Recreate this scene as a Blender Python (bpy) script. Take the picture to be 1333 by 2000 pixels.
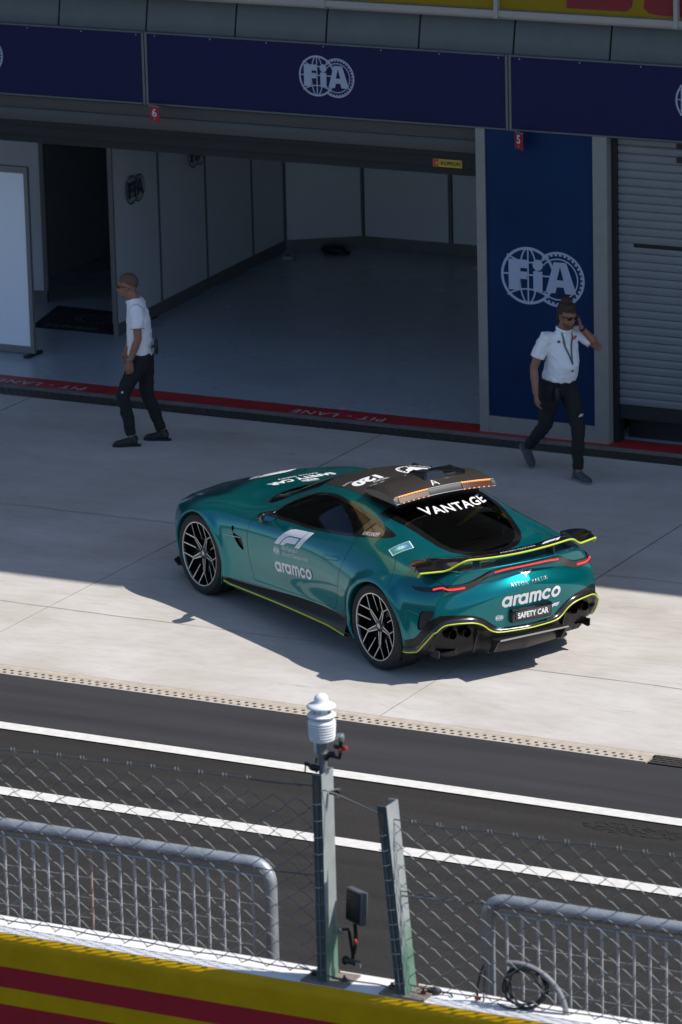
import bpy, bmesh, math, random
import numpy as np
from mathutils import Vector, Matrix
from mathutils.bvhtree import BVHTree
from mathutils.geometry import tessellate_polygon
R_ = math.radians
scn = bpy.context.scene
for o in list(bpy.data.objects): bpy.data.objects.remove(o)
# ------------------------------------------------------------------ camera
cam_d = bpy.data.cameras.new('camera'); cam = bpy.data.objects.new('camera', cam_d); scn.collection.objects.link(cam)
CP = Vector((16.9311, -33.0267, 11.1520)); YAW, PITCH, ROLL, FPX = -0.482636, 0.270029, -0.0248460, 9012.6
fw = Vector((math.sin(YAW)*math.cos(PITCH), math.cos(YAW)*math.cos(PITCH), -math.sin(PITCH)))
rt = Vector((math.cos(YAW), -math.sin(YAW), 0)); up = rt.cross(fw)
c_, s_ = math.cos(ROLL), math.sin(ROLL)
rt2 = c_*rt + s_*up; up2 = -s_*rt + c_*up
M = Matrix((rt2, up2, -fw)).transposed().to_4x4(); M.translation = CP
cam.matrix_world = M
cam_d.sensor_fit = 'HORIZONTAL'; cam_d.sensor_width = 36; cam_d.lens = FPX/1333*36
cam_d.clip_start = 1; cam_d.clip_end = 2000
cam_d.dof.use_dof = True; cam_d.dof.focus_distance = 37.4; cam_d.dof.aperture_fstop = 6.3
scn.camera = cam
# ------------------------------------------------------------------ light
SUN_EL, SUN_AZ = R_(51), R_(75)          # azimuth from +Y towards +X
w = bpy.data.worlds.new('World'); scn.world = w; w.use_nodes = True
nt = w.node_tree; bg = nt.nodes['Background']
sky = nt.nodes.new('ShaderNodeTexSky'); sky.sky_type = 'NISHITA'; sky.sun_disc = False
sky.sun_elevation = SUN_EL; sky.sun_rotation = SUN_AZ; sky.altitude = 200; sky.air_density = 1.0; sky.dust_density = 0.8; sky.ozone_density = 4.0
nt.links.new(sky.outputs[0], bg.inputs[0]); bg.inputs[1].default_value = 0.125
sd = Vector((math.sin(SUN_AZ)*math.cos(SUN_EL), math.cos(SUN_AZ)*math.cos(SUN_EL), math.sin(SUN_EL)))
sl = bpy.data.lights.new('sun', 'SUN'); sl.energy = 4.3; sl.angle = R_(0.5); sl.color = (1.0, 0.95, 0.89)
so = bpy.data.objects.new('sun', sl); scn.collection.objects.link(so)
so.rotation_euler = sd.to_track_quat('Z', 'Y').to_euler(); so.location = sd*60
scn.view_settings.view_transform = 'Standard'; scn.view_settings.look = 'None'
scn.view_settings.exposure = 0.22; scn.view_settings.gamma = 1.0
# ------------------------------------------------------------------ materials
MATS = {}
def mat(name, col, rough=0.6, metal=0.0, noise=0.0, nscale=3.0, bump=0.0, bscale=40.0, coat=0.0, emit=None, estr=0.0, spec=None, aniso=None, col2=None, stretch=(1,1,1), detail=6.0):
    if name in MATS: return MATS[name]
    m = bpy.data.materials.new(name); m.use_nodes = True; MATS[name] = m
    nt = m.node_tree; b = nt.nodes['Principled BSDF']
    b.inputs['Base Color'].default_value = (*col, 1); b.inputs['Roughness'].default_value = rough; b.inputs['Metallic'].default_value = metal
    b.inputs['Coat Weight'].default_value = coat; b.inputs['Coat Roughness'].default_value = 0.03
    if spec is not None: b.inputs['Specular IOR Level'].default_value = spec
    if emit: b.inputs['Emission Color'].default_value = (*emit, 1); b.inputs['Emission Strength'].default_value = estr
    if noise or bump or col2:
        tc = nt.nodes.new('ShaderNodeTexCoord'); mp = nt.nodes.new('ShaderNodeMapping'); mp.inputs['Scale'].default_value = stretch
        nt.links.new(tc.outputs['Object'], mp.inputs[0])
    if noise or col2:
        n = nt.nodes.new('ShaderNodeTexNoise'); n.inputs['Scale'].default_value = nscale; n.inputs['Detail'].default_value = detail
        n.inputs['Roughness'].default_value = 0.62
        nt.links.new(mp.outputs[0], n.inputs['Vector'])
        r = nt.nodes.new('ShaderNodeValToRGB'); r.color_ramp.elements[0].position = 0.32; r.color_ramp.elements[1].position = 0.68
        a = tuple(x*(1-noise) for x in col); c = col2 if col2 else tuple(min(1, x*(1+noise)) for x in col)
        r.color_ramp.elements[0].color = (*a, 1); r.color_ramp.elements[1].color = (*c, 1)
        nt.links.new(n.outputs[0], r.inputs[0]); nt.links.new(r.outputs[0], b.inputs['Base Color'])
    if bump:
        n2 = nt.nodes.new('ShaderNodeTexNoise'); n2.inputs['Scale'].default_value = bscale; n2.inputs['Detail'].default_value = 4
        nt.links.new(mp.outputs[0], n2.inputs['Vector'])
        bp = nt.nodes.new('ShaderNodeBump'); bp.inputs['Strength'].default_value = bump; bp.inputs['Distance'].default_value = 0.01
        nt.links.new(n2.outputs[0], bp.inputs['Height']); nt.links.new(bp.outputs[0], b.inputs['Normal'])
    return m
def glass(name, tint, gloss=0.08, rough=0.0, ior=1.5):
    if name in MATS: return MATS[name]
    m = bpy.data.materials.new(name); m.use_nodes = True; MATS[name] = m; nt = m.node_tree
    for n in list(nt.nodes): nt.nodes.remove(n)
    out = nt.nodes.new('ShaderNodeOutputMaterial'); tr = nt.nodes.new('ShaderNodeBsdfTransparent'); gl = nt.nodes.new('ShaderNodeBsdfGlossy')
    tr.inputs[0].default_value = (*tint, 1); gl.inputs['Roughness'].default_value = rough
    fr = nt.nodes.new('ShaderNodeFresnel'); fr.inputs[0].default_value = ior
    mx = nt.nodes.new('ShaderNodeMixShader'); nt.links.new(fr.outputs[0], mx.inputs[0])
    nt.links.new(tr.outputs[0], mx.inputs[1]); nt.links.new(gl.outputs[0], mx.inputs[2]); nt.links.new(mx.outputs[0], out.inputs[0])
    return m
# ------------------------------------------------------------------ object helpers
COL = scn.collection
def tag(o, label=None, cat=None, group=None, kind=None):
    if label: o['label'] = label
    if cat: o['category'] = cat
    if group: o['group'] = group
    if kind: o['kind'] = kind
    return o
def empty(name, loc=(0,0,0), rz=0, label=None, cat=None, group=None):
    o = bpy.data.objects.new(name, None); COL.objects.link(o); o.location = loc; o.rotation_euler = (0,0,rz)
    o.empty_display_size = 0.2
    return tag(o, label, cat, group)
def link(name, verts, faces, m, parent=None, smooth=False, fmats=None, mats=None, normals=None, auto=None):
    me = bpy.data.meshes.new(name)
    me.from_pydata([tuple(v) for v in verts], [], [tuple(f) for f in faces])
    for mm in (mats or [m]): me.materials.append(mm)
    if fmats is not None: me.polygons.foreach_set('material_index', fmats)
    if smooth or normals is not None: me.polygons.foreach_set('use_smooth', [True]*len(me.polygons))
    me.update()
    if normals is not None: me.normals_split_custom_set_from_vertices([tuple(n) for n in normals])
    elif auto is not None:
        me.polygons.foreach_set('use_smooth', [True]*len(me.polygons))
        me.set_sharp_from_angle(angle=R_(auto))
    o = bpy.data.objects.new(name, me); COL.objects.link(o)
    if parent is not None: o.parent = parent
    return o
class MB:
    """collects shapes; build() links them as one mesh object"""
    def __init__(s): s.v = []; s.f = []; s.fm = []
    def add(s, V, F, mi=0):
        k = len(s.v); s.v += [Vector(p) for p in V]; s.f += [tuple(i+k for i in f) for f in F]; s.fm += [mi]*len(F); return s
    def box(s, x0, x1, y0, y1, z0, z1, mi=0, T=None):
        V = [Vector(p) for p in ((x0,y0,z0),(x1,y0,z0),(x1,y1,z0),(x0,y1,z0),(x0,y0,z1),(x1,y0,z1),(x1,y1,z1),(x0,y1,z1))]
        if T is not None: V = [T @ p for p in V]
        return s.add(V, [(0,3,2,1),(4,5,6,7),(0,1,5,4),(1,2,6,5),(2,3,7,6),(3,0,4,7)], mi)
    def bbox(s, x0, x1, y0, y1, z0, z1, b=0.01, mi=0, T=None):
        bm = bmesh.new(); bmesh.ops.create_cube(bm, size=1)
        for v in bm.verts: v.co = Vector(((x0+x1)/2+v.co.x*(x1-x0), (y0+y1)/2+v.co.y*(y1-y0), (z0+z1)/2+v.co.z*(z1-z0)))
        bmesh.ops.bevel(bm, geom=list(bm.edges), offset=b, segments=2, affect='EDGES', profile=0.5)
        return s.bm(bm, mi, T)
    def bm(s, bm, mi=0, T=None):
        bm.verts.index_update(); V = [v.co.copy() for v in bm.verts]
        if T is not None: V = [T @ p for p in V]
        F = [tuple(v.index for v in f.verts) for f in bm.faces]; bm.free(); return s.add(V, F, mi)
    def tube(s, pts, r, n=8, mi=0, closed=False, cap=True, flat=None):
        pts = [Vector(p) for p in pts]; N = len(pts)
        rr = r if hasattr(r, '__len__') else [r]*N
        T = []
        for i in range(N):
            a = pts[(i-1) % N] if (closed or i > 0) else pts[i]; b = pts[(i+1) % N] if (closed or i < N-1) else pts[i]
            t = (b-a); T.append(t.normalized() if t.length > 1e-9 else Vector((0,0,1)))
        nrm = T[0].orthogonal().normalized()
        if flat is not None: nrm = (Vector(flat) - T[0]*T[0].dot(Vector(flat))).normalized()
        V = []
        for i in range(N):
            nrm = (nrm - T[i]*nrm.dot(T[i]))
            nrm = nrm.normalized() if nrm.length > 1e-6 else T[i].orthogonal().normalized()
            if flat is not None: nrm = (Vector(flat) - T[i]*T[i].dot(Vector(flat))).normalized()
            bi = T[i].cross(nrm); e = rr[i]; ra, rb = e if hasattr(e, '__len__') else (e, e)
            for k in range(n):
                a = 2*math.pi*k/n; V.append(pts[i]+nrm*math.cos(a)*ra+bi*math.sin(a)*rb)
        F = []
        for i in range(N if closed else N-1):
            j = (i+1) % N
            for k in range(n): F.append((i*n+k, i*n+(k+1) % n, j*n+(k+1) % n, j*n+k))
        if cap and not closed: F.append(tuple(range(n))[::-1]); F.append(tuple((N-1)*n+k for k in range(n)))
        return s.add(V, F, mi)
    def lathe(s, prof, n=32, mi=0, T=None, closed=False):
        """profile (r,h) revolved about local z"""
        V = []; F = []
        for k in range(n):
            a = 2*math.pi*k/n
            for r, h in prof: V.append(Vector((r*math.cos(a), r*math.sin(a), h)))
        L = len(prof)
        for k in range(n):
            k2 = (k+1) % n
            for i in range(L if closed else L-1):
                j = (i+1) % L; F.append((k*L+i, k2*L+i, k2*L+j, k*L+j))
        if T is not None: V = [T @ p for p in V]
        return s.add(V, F, mi)
    def ellip(s, c, r, nu=20, nv=12, mi=0, T=None):
        prof = [(math.sin(math.pi*i/nv), -math.cos(math.pi*i/nv)) for i in range(nv+1)]
        Mx = Matrix.Translation(Vector(c)) @ Matrix.Diagonal((*r, 1))
        if T is not None: Mx = T @ Mx
        return s.lathe([(max(a, 1e-4), b) for a, b in prof], nu, mi, Mx)
    def prism(s, poly, h0, h1, T=None, mi=0):
        """2D polygon (x,y) extruded z h0..h1"""
        n = len(poly); V = [Vector((x, y, h0)) for x, y in poly]+[Vector((x, y, h1)) for x, y in poly]
        tr = tessellate_polygon([[Vector((x, y, 0)) for x, y in poly]])
        F = [tuple(t) for t in tr]; F2 = []
        for t in F:
            a, b, c = (Vector((*poly[i], 0)) for i in t)
            if (b-a).cross(c-a).z < 0: t = (t[0], t[2], t[1])
            F2.append(tuple(i+n for i in t)); F2.append((t[2], t[1], t[0]))
        ar = sum(poly[i][0]*poly[(i+1) % n][1]-poly[(i+1) % n][0]*poly[i][1] for i in range(n))
        for i in range(n):
            j = (i+1) % n; F2.append((i, j, j+n, i+n) if ar > 0 else (j, i, i+n, j+n))
        if T is not None: V = [T @ p for p in V]
        return s.add(V, F2, mi)
    def build(s, name, m, parent=None, auto=40, mats=None):
        return link(name, s.v, s.f, m, parent, auto=auto, fmats=s.fm if mats else None, mats=mats)
def frame(o, u, v):
    """matrix mapping local x->u, y->v, z->u x v at origin o"""
    u = Vector(u).normalized(); v = Vector(v).normalized(); n = u.cross(v)
    Mx = Matrix((u, v, n)).transposed().to_4x4(); Mx.translation = Vector(o); return Mx
# ------------------------------------------------------------------ 2D artwork (lists of (poly) strips/triangles)
class Art:
    def __init__(s): s.t = []; s.lay = 0
    def poly(s, P):
        s.lay += 1
        for t in tessellate_polygon([[Vector((x, y, 0)) for x, y in P]]): s.t.append((P[t[0]], P[t[1]], P[t[2]], s.lay))
        return s
    def stroke(s, P, w, closed=False, rnd=False, seg=None):
        s.lay += 1; n = len(P); P = [Vector((x, y)) for x, y in P]; L = []; Rr = []
        for i in range(n):
            a = P[(i-1) % n] if (closed or i) else P[i]; b = P[(i+1) % n] if (closed or i < n-1) else P[i]
            t = (b-a).normalized(); nn = Vector((-t.y, t.x))
            k = 1.0
            if (closed or 0 < i < n-1):
                t1 = (P[i]-a).normalized(); k = 1/max(0.5, abs(Vector((-t1.y, t1.x)).dot(nn)))
            L.append(P[i]+nn*w/2*k); Rr.append(P[i]-nn*w/2*k)
        for i in range(n if closed else n-1):
            j = (i+1) % n
            s.t.append((tuple(L[i]), tuple(Rr[i]), tuple(Rr[j]), s.lay)); s.t.append((tuple(L[i]), tuple(Rr[j]), tuple(L[j]), s.lay))
        if rnd and not closed:
            for e, q in ((P[0], P[1]), (P[-1], P[-2])):
                d = (e-q).normalized(); a0 = math.atan2(d.y, d.x)
                pts = [e+Vector((math.cos(a0+x), math.sin(a0+x)))*w/2 for x in np.linspace(-math.pi/2, math.pi/2, 7)]
                for i in range(6): s.t.append((tuple(e), tuple(pts[i]), tuple(pts[i+1]), s.lay))
        return s
    def arc(s, c, r, a0, a1, w, n=24, ry=None, rnd=False):
        ry = ry or r
        full = abs(abs(a1-a0)-360) < 1e-6
        P = [(c[0]+r*math.cos(R_(a)), c[1]+ry*math.sin(R_(a))) for a in np.linspace(a0, a1, n+1)]
        return s.stroke(P[:-1] if full else P, w, closed=full, rnd=rnd)
    def merge(s, o, dx=0, dy=0, k=1.0, ky=None, shear=0):
        ky = ky or k; L = s.lay
        for a, b, c, l in o.t:
            s.t.append(tuple((dx+(p[0]+shear*p[1])*k, dy+p[1]*ky) for p in (a, b, c))+(L+l,))
        s.lay += o.lay; return s
    def size(s):
        xs = [p[0] for t in s.t for p in t[:3]]; ys = [p[1] for t in s.t for p in t[:3]]; return min(xs), max(xs), min(ys), max(ys)
    def fit(s, w=None, h=None):
        x0, x1, y0, y1 = s.size(); k = w/(x1-x0) if w else h/(y1-y0); ky = h/(y1-y0) if h else k
        s.t = [tuple(((p[0]-(x0+x1)/2)*k, (p[1]-(y0+y1)/2)*ky) for p in t[:3])+(t[3],) for t in s.t]; return s
_txt = {}
def text(body, bold=0.0, spacing=1.0, shear=0.0):
    key = (body, bold, spacing, shear)
    c = bpy.data.curves.new('t', 'FONT'); c.body = body; c.size = 1; c.offset = bold; c.space_character = spacing; c.shear = shear; c.resolution_u = 3
    c.fill_mode = 'FRONT'; o = bpy.data.objects.new('t', c); COL.objects.link(o)
    dg = bpy.context.evaluated_depsgraph_get(); me = bpy.data.meshes.new_from_object(o.evaluated_get(dg))
    a = Art(); me.calc_loop_triangles(); V = [v.co for v in me.vertices]
    a.t = [tuple((V[i].x, V[i].y) for i in t.vertices)+(0,) for t in me.loop_triangles]
    bpy.data.objects.remove(o); bpy.data.curves.remove(c); bpy.data.meshes.remove(me)
    return a
def fia_logo(simple=False):
    a = Art()
    cl, cr, r = (-0.36, 0), (0.36, -0.03), 0.62
    a.arc(cl, r, 0, 360, 0.06, 48)
    for k in (0.33,): a.arc(cl, r*k, 0, 360, 0.035, 32, ry=r)
    a.stroke([(cl[0], -r), (cl[0], r)], 0.035)
    a.stroke([(cl[0]-r, 0.02), (cl[0]+r, 0.02)], 0.035)
    for s in (1, -1):
        P = [(cl[0]+x, s*(0.62-0.28*(1-(x/0.5)**2)*1.0) if False else s*(0.30+0.16*(x/0.5)**2)) for x in np.linspace(-0.5, 0.5, 11)]
        a.stroke(P, 0.035)
    a.arc(cr, 0.60, -128, 128, 0.05, 48); a.arc(cr, 0.46, -140, 140, 0.03, 40)
    for k in range(-125, 130, 11):
        c, s = math.cos(R_(k)), math.sin(R_(k))
        a.stroke([(cr[0]+0.53*c, cr[1]+0.53*s), (cr[0]+0.59*c, cr[1]+0.59*s)], 0.06)
    a.poly([(-0.82,-0.34),(-0.56,-0.34),(-0.56,-0.08),(-0.38,-0.08),(-0.38,0.09),(-0.56,0.09),(-0.56,0.17),(-0.34,0.17),(-0.34,0.36),(-0.82,0.36)])
    a.poly([(-0.23,-0.34),(-0.01,-0.34),(-0.01,0.12),(-0.23,0.12)])
    a.poly([(-0.12+0.125*math.cos(t), 0.26+0.125*math.sin(t)) for t in np.linspace(0, 2*math.pi, 20, endpoint=False)])
    a.poly([(0.06,-0.34),(0.29,-0.34),(0.33,-0.20),(0.33,-0.04),(0.41,0.26),(0.49,-0.04),(0.49,-0.20),(0.53,-0.34),(0.80,-0.34),(0.56,0.36),(0.26,0.36)])
    a.poly([(0.33,-0.20),(0.49,-0.20),(0.49,-0.04),(0.33,-0.04)])
    return a
def f1_logo():
    a = Art()
    def sh(P): return [(x+y*0.85, y) for x, y in P]
    a.poly(sh([(0,0),(0.30,0),(0.34,0.20),(0.42,0.33),(0.60,0.39),(1.42,0.39),(1.42,0.62),(0.62,0.62),(0.30,0.58),(0.10,0.42)][:4]+[(0.55,0.385),(0.62,0.39),(1.30,0.39),(1.30,0.64),(0.48,0.64),(0.26,0.60),(0.10,0.46),(0.02,0.22)]))
    a.poly(sh([(0.37,0),(0.62,0),(0.64,0.07),(0.72,0.12),(1.22,0.12),(1.22,0.35),(0.62,0.35),(0.50,0.32),(0.41,0.20)]))
    a.poly(sh([(1.33,0),(1.64,0),(1.64,0.64),(1.33,0.64)]))
    return a
def aramco():
    a = Art(); w = 0.26; r = 0.37; x = 0
    def a_(x): a.arc((x+r, r), r, 0, 360, w, 24); a.stroke([(x+2*r, -0.0), (x+2*r, 2*r)], w, rnd=True)
    def r_(x): a.stroke([(x, 0), (x, 2*r)], w, rnd=True); a.arc((x+0.32, r+0.05), 0.32, 180, 70, w, 12, rnd=True)
    a_(0); r_(1.12); a_(1.62); x = 2.76
    a.stroke([(x, 0), (x, 2*r)], w, rnd=True)
    for k in (0, 1): a.arc((x+0.24+0.48*k, 2*r-0.24), 0.24, 180, 0, w, 14); a.stroke([(x+0.48*(k+1), 2*r-0.24), (x+0.48*(k+1), 0)], w, rnd=True)
    a.arc((x+0.96+0.32+r, r), r, 45, 315, w, 20, rnd=True)
    a.arc((x+0.96+0.32+r+1.0, r), r, 0, 360, w, 24)
    return a
def place_art(name, art, T, m, parent=None, lift=0.0, step=0.0003):
    """flat artwork on a real surface: T maps local x,y to the plane, z outwards"""
    V = []; F = []
    for a, b, c, l in art.t:
        k = len(V); z = lift+step*(l % 40)
        if (b[0]-a[0])*(c[1]-a[1])-(b[1]-a[1])*(c[0]-a[0]) < 0: b, c = c, b
        V += [T @ Vector((*a, z)), T @ Vector((*b, z)), T @ Vector((*c, z))]; F.append((k, k+1, k+2))
    return link(name, V, F, m, parent)
def wrap_art(name, art, T, D, bvh, m, parent=None, lift=0.002, maxe=0.03, step=0.0002):
    """artwork laid onto a curved surface: each point is cast along D onto the surface"""
    D = Vector(D).normalized(); V = []; F = []; work = [t for t in art.t]
    out = []
    while work:
        a, b, c, l = work.pop()
        e = [math.dist(a, b), math.dist(b, c), math.dist(c, a)]; i = e.index(max(e))
        if e[i] > maxe:
            P = [a, b, c]; p, q, r = P[i], P[(i+1) % 3], P[(i+2) % 3]; mid = ((p[0]+q[0])/2, (p[1]+q[1])/2)
            work += [(p, mid, r, l), (mid, q, r, l)]
        else: out.append((a, b, c, l))
    cache = {}
    def hit(p):
        k = (round(p[0], 5), round(p[1], 5))
        if k not in cache:
            P = T @ Vector((*p, 0)); h = bvh.ray_cast(P, D)
            cache[k] = (h[0], h[1]) if h[0] is not None else None
        return cache[k]
    for a, b, c, l in out:
        H = [hit(p) for p in (a, b, c)]
        if None in H: continue
        k = len(V); L = lift+step*(l % 20)
        P = []
        for loc, nr in H:
            if nr.dot(D) > 0: nr = -nr
            P.append(loc+nr*L)
        if (P[1]-P[0]).cross(P[2]-P[0]).dot(D) > 0: P = [P[0], P[2], P[1]]
        V += P; F.append((k, k+1, k+2))
    return link(name, V, F, m, parent)
# ================================================================== THE CAR
paint = mat('teal_metallic_paint', (0.000, 0.175, 0.190), rough=0.29, metal=0.66, coat=1.0, spec=0.05)
paint.node_tree.nodes['Principled BSDF'].inputs['Coat IOR'].default_value = 1.42
_n = paint.node_tree; _b = _n.nodes['Principled BSDF']
_fx = _n.nodes.new('ShaderNodeTexNoise'); _fx.inputs['Scale'].default_value = 900; _bp = _n.nodes.new('ShaderNodeBump'); _bp.inputs['Strength'].default_value = 0.05
_n.links.new(_fx.outputs[0], _bp.inputs['Height']); _n.links.new(_bp.outputs[0], _b.inputs['Normal'])
gloss_black = mat('gloss_black', (0.006, 0.006, 0.007), rough=0.12, coat=0.6)
satin_black = mat('satin_black', (0.012, 0.012, 0.013), rough=0.45)
rubber = mat('tyre_rubber', (0.016, 0.016, 0.017), rough=0.75, noise=0.25, nscale=30)
def carbon_mat(name, c1, c2, rough):
    m = mat(name, c1, rough=rough, coat=0.35); nt = m.node_tree
    tc = nt.nodes.new('ShaderNodeTexCoord'); ck = nt.nodes.new('ShaderNodeTexChecker'); ck.inputs['Scale'].default_value = 260
    ck.inputs['Color1'].default_value = (*c1, 1); ck.inputs['Color2'].default_value = (*c2, 1)
    nt.links.new(tc.outputs['Object'], ck.inputs[0]); nt.links.new(ck.outputs[0], nt.nodes['Principled BSDF'].inputs['Base Color']); return m
carbon = carbon_mat('dark_carbon_fibre', (0.010, 0.010, 0.010), (0.022, 0.021, 0.020), 0.22)
carbon_roof = carbon_mat('brown_carbon_fibre', (0.021, 0.018, 0.015), (0.040, 0.034, 0.029), 0.45)
lime = mat('lime_paint', (0.52, 0.62, 0.03), rough=0.4)
white_vinyl = mat('white_vinyl', (0.80, 0.80, 0.80), rough=0.45)
silver = mat('brushed_silver', (0.55, 0.55, 0.54), rough=0.3, metal=0.9)
led_red = mat('lit_red_lamp', (0.5, 0.02, 0.02), rough=0.3, emit=(1.0, 0.05, 0.06), estr=0.9)
amber = mat('lit_amber_lamp', (0.5, 0.2, 0.05), rough=0.3, emit=(1.0, 0.36, 0.08), estr=1.1)
amber_lens = mat('amber_lens', (0.075, 0.026, 0.011), rough=0.15, coat=0.6)
win_glass = glass('tinted_side_glass', (0.45, 0.47, 0.46), ior=1.45)
q_glass = glass('tinted_quarter_glass', (0.30, 0.32, 0.31), ior=2.2)
rear_glass_m = glass('dark_rear_glass', (0.13, 0.14, 0.14))

# columns j: 0 under,1 sill,2 low,3 mid,4 widest,5 crest,6 belt,7 rail,8 roof,9 centre ; each entry (y,z), plus dx for the ends
ST = [  # x, [(y,z)]*10, [dx]*10
 ( 2.20,[(.30,.20),(.42,.22),(.46,.32),(.48,.44),(.48,.54),(.44,.585),(.34,.60),(.22,.605),(.11,.607),(0,.608)]),
 ( 2.13,[(.50,.17),(.62,.20),(.66,.32),(.68,.45),(.67,.57),(.61,.635),(.46,.655),(.31,.66),(.16,.662),(0,.664)]),
 ( 2.00,[(.66,.15),(.78,.19),(.81,.32),(.83,.46),(.82,.60),(.76,.69),(.60,.715),(.42,.718),(.21,.722),(0,.724)]),
 ( 1.80,[(.76,.14),(.88,.18),(.905,.32),(.915,.47),(.91,.64),(.845,.745),(.69,.77),(.48,.768),(.24,.776),(0,.78)]),
 ( 1.60,[(.79,.13),(.92,.17),(.94,.32),(.955,.49),(.95,.67),(.88,.785),(.73,.81),(.51,.803),(.26,.815),(0,.82)]),
 ( 1.40,[(.80,.13),(.925,.17),(.95,.32),(.97,.50),(.965,.69),(.90,.805),(.75,.835),(.53,.83),(.27,.845),(0,.852)]),
 ( 1.18,[(.80,.13),(.925,.17),(.94,.32),(.955,.50),(.955,.69),(.895,.81),(.76,.85),(.55,.855),(.28,.872),(0,.88)]),
 ( 0.95,[(.80,.13),(.93,.17),(.925,.31),(.925,.49),(.93,.68),(.885,.80),(.77,.86),(.57,.885),(.29,.91),(0,.922)]),
 ( 0.75,[(.80,.13),(.93,.17),(.905,.30),(.90,.48),(.915,.67),(.885,.80),(.775,.865),(.60,.925),(.31,.975),(0,.99)]),
 ( 0.50,[(.80,.13),(.93,.17),(.895,.30),(.885,.48),(.905,.67),(.88,.80),(.775,.87),(.595,1.00),(.32,1.075),(0,1.09)]),
 ( 0.25,[(.80,.13),(.93,.17),(.89,.30),(.88,.48),(.90,.67),(.88,.805),(.775,.88),(.585,1.085),(.33,1.155),(0,1.175)]),
 (-0.02,[(.80,.13),(.93,.17),(.89,.30),(.88,.48),(.90,.67),(.88,.81),(.775,.895),(.575,1.155),(.34,1.22),(0,1.24)]),
 (-0.30,[(.80,.13),(.93,.17),(.895,.30),(.89,.48),(.905,.67),(.885,.82),(.775,.91),(.570,1.185),(.34,1.25),(0,1.272)]),
 (-0.60,[(.80,.13),(.935,.17),(.91,.30),(.91,.48),(.93,.68),(.90,.835),(.78,.93),(.570,1.17),(.34,1.24),(0,1.262)]),
 (-0.85,[(.80,.13),(.94,.17),(.935,.31),(.94,.49),(.955,.695),(.92,.85),(.785,.95),(.565,1.125),(.34,1.20),(0,1.222)]),
 (-1.10,[(.80,.14),(.94,.18),(.955,.32),(.97,.50),(.98,.71),(.935,.865),(.785,.965),(.555,1.07),(.34,1.13),(0,1.15)]),
 (-1.33,[(.80,.15),(.94,.19),(.96,.33),(.98,.51),(.99,.72),(.935,.875),(.775,.955),(.54,1.005),(.33,1.04),(0,1.055)]),
 (-1.58,[(.78,.17),(.92,.21),(.95,.34),(.965,.52),(.965,.725),(.90,.872),(.735,.935),(.52,.925),(.32,.922),(0,.925)]),
 (-1.78,[(.75,.19),(.885,.23),(.915,.36),(.93,.53),(.925,.73),(.86,.868),(.70,.922),(.50,.898),(.30,.888),(0,.886)]),
 (-1.93,[(.70,.20),(.83,.24),(.87,.37),(.88,.54),(.87,.735),(.80,.865),(.66,.922),(.48,.905),(.29,.898),(0,.896)]),
 (-2.02,[(.66,.21),(.78,.25),(.83,.37),(.84,.545),(.82,.74),(.755,.865),(.62,.932),(.46,.936),(.28,.938),(0,.940)]),
]
DX_T = {20:[.02,.05,.05,.06,.06,.03,-.03,-.075,-.105,-.12], 19:[.01,.03,.03,.04,.04,.02,-.02,-.05,-.07,-.08], 18:[0,.0,.0,.01,.01,.0,-.01,-.03,-.04,-.045],
        0:[-.10,-.10,-.08,-.08,-.09,-.07,-.03,.0,.02,.03], 1:[-.06,-.06,-.05,-.05,-.05,-.04,-.02,.0,.02,.03]}
for _i, (_x, _yz) in enumerate(ST):
    _d = min(1, max(0, (1.05-_x)/.2))*min(1, max(0, (_x+.95)/.2)); _yz[2] = (_yz[2][0]-.030*_d, _yz[2][1]); _yz[3] = (_yz[3][0]+.006*_d, _yz[3][1])
    _w = min(1, max(0, (-.4-_x)/.7)); _t = min(1, max(0, (-1.6-_x)/.4))
    _yz[5] = (_yz[5][0]-.055*_w, _yz[5][1]-.022*_w); _yz[4] = (_yz[4][0]-.03*_t, _yz[4][1]-.03*_w); _yz[6] = (_yz[6][0]-.03*_w, _yz[6][1]-.004*_w)
    for _j in (1, 2, 3): _yz[_j] = (_yz[_j][0]-.025*_t, _yz[_j][1])
CT = np.array([[[x+(DX_T[i][j] if i in DX_T else 0), yz[j][0], yz[j][1]] for j in range(10)] for i, (x, yz) in enumerate(ST)])
def bspl(C, n, sym_end=False):
    """uniform cubic B-spline through control rows C (k,...) -> n+1 samples, clamped by end reflection"""
    C = np.asarray(C, float); a = 2*C[0]-C[1]; b = 2*C[-1]-C[-2]
    if sym_end:
        b = C[-2].copy(); b[..., 1] *= -1
    P = np.concatenate([a[None], C, b[None]]); K = len(C)-1; out = []
    for t in np.linspace(0, K, n+1):
        i = min(int(t), K-1); u = t-i; q = P[i:i+4]
        w_ = np.array([(1-u)**3, 3*u**3-6*u**2+4, -3*u**3+3*u**2+3*u+1, u**3])/6
        out.append(np.tensordot(w_, q, axes=(0, 0)))
    return np.array(out)
NU, NV = 300, 108
G = bspl(CT, NU)                                    # along x -> (NU+1,10,3)
G = np.stack([bspl(G[i], NV, sym_end=True) for i in range(NU+1)])     # (NU+1,NV+1,3)
G[..., 1] *= 1-.028*np.clip((.6-G[..., 0])/1.6, 0, 1)
G[:, -1, 1] = 0
_vv = np.linspace(0, 9, NV+1); _w = np.clip((_vv-6.2)/1.3, 0, 1)[None, :]*np.exp(-((G[..., 0]-.0)/.55)**4)
G[..., 2] += .022*_w
_h = np.clip((_vv-5.3)/2.2, 0, 1)[None, :]*np.interp(G[..., 0], [.9, 1.15, 1.4, 1.7, 1.95, 2.15, 2.3], [0, .022, .038, .046, .044, .030, .01])
G[..., 2] += _h
FAX, RAX, HUBZ = 1.40, -1.297, 0.357
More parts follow.
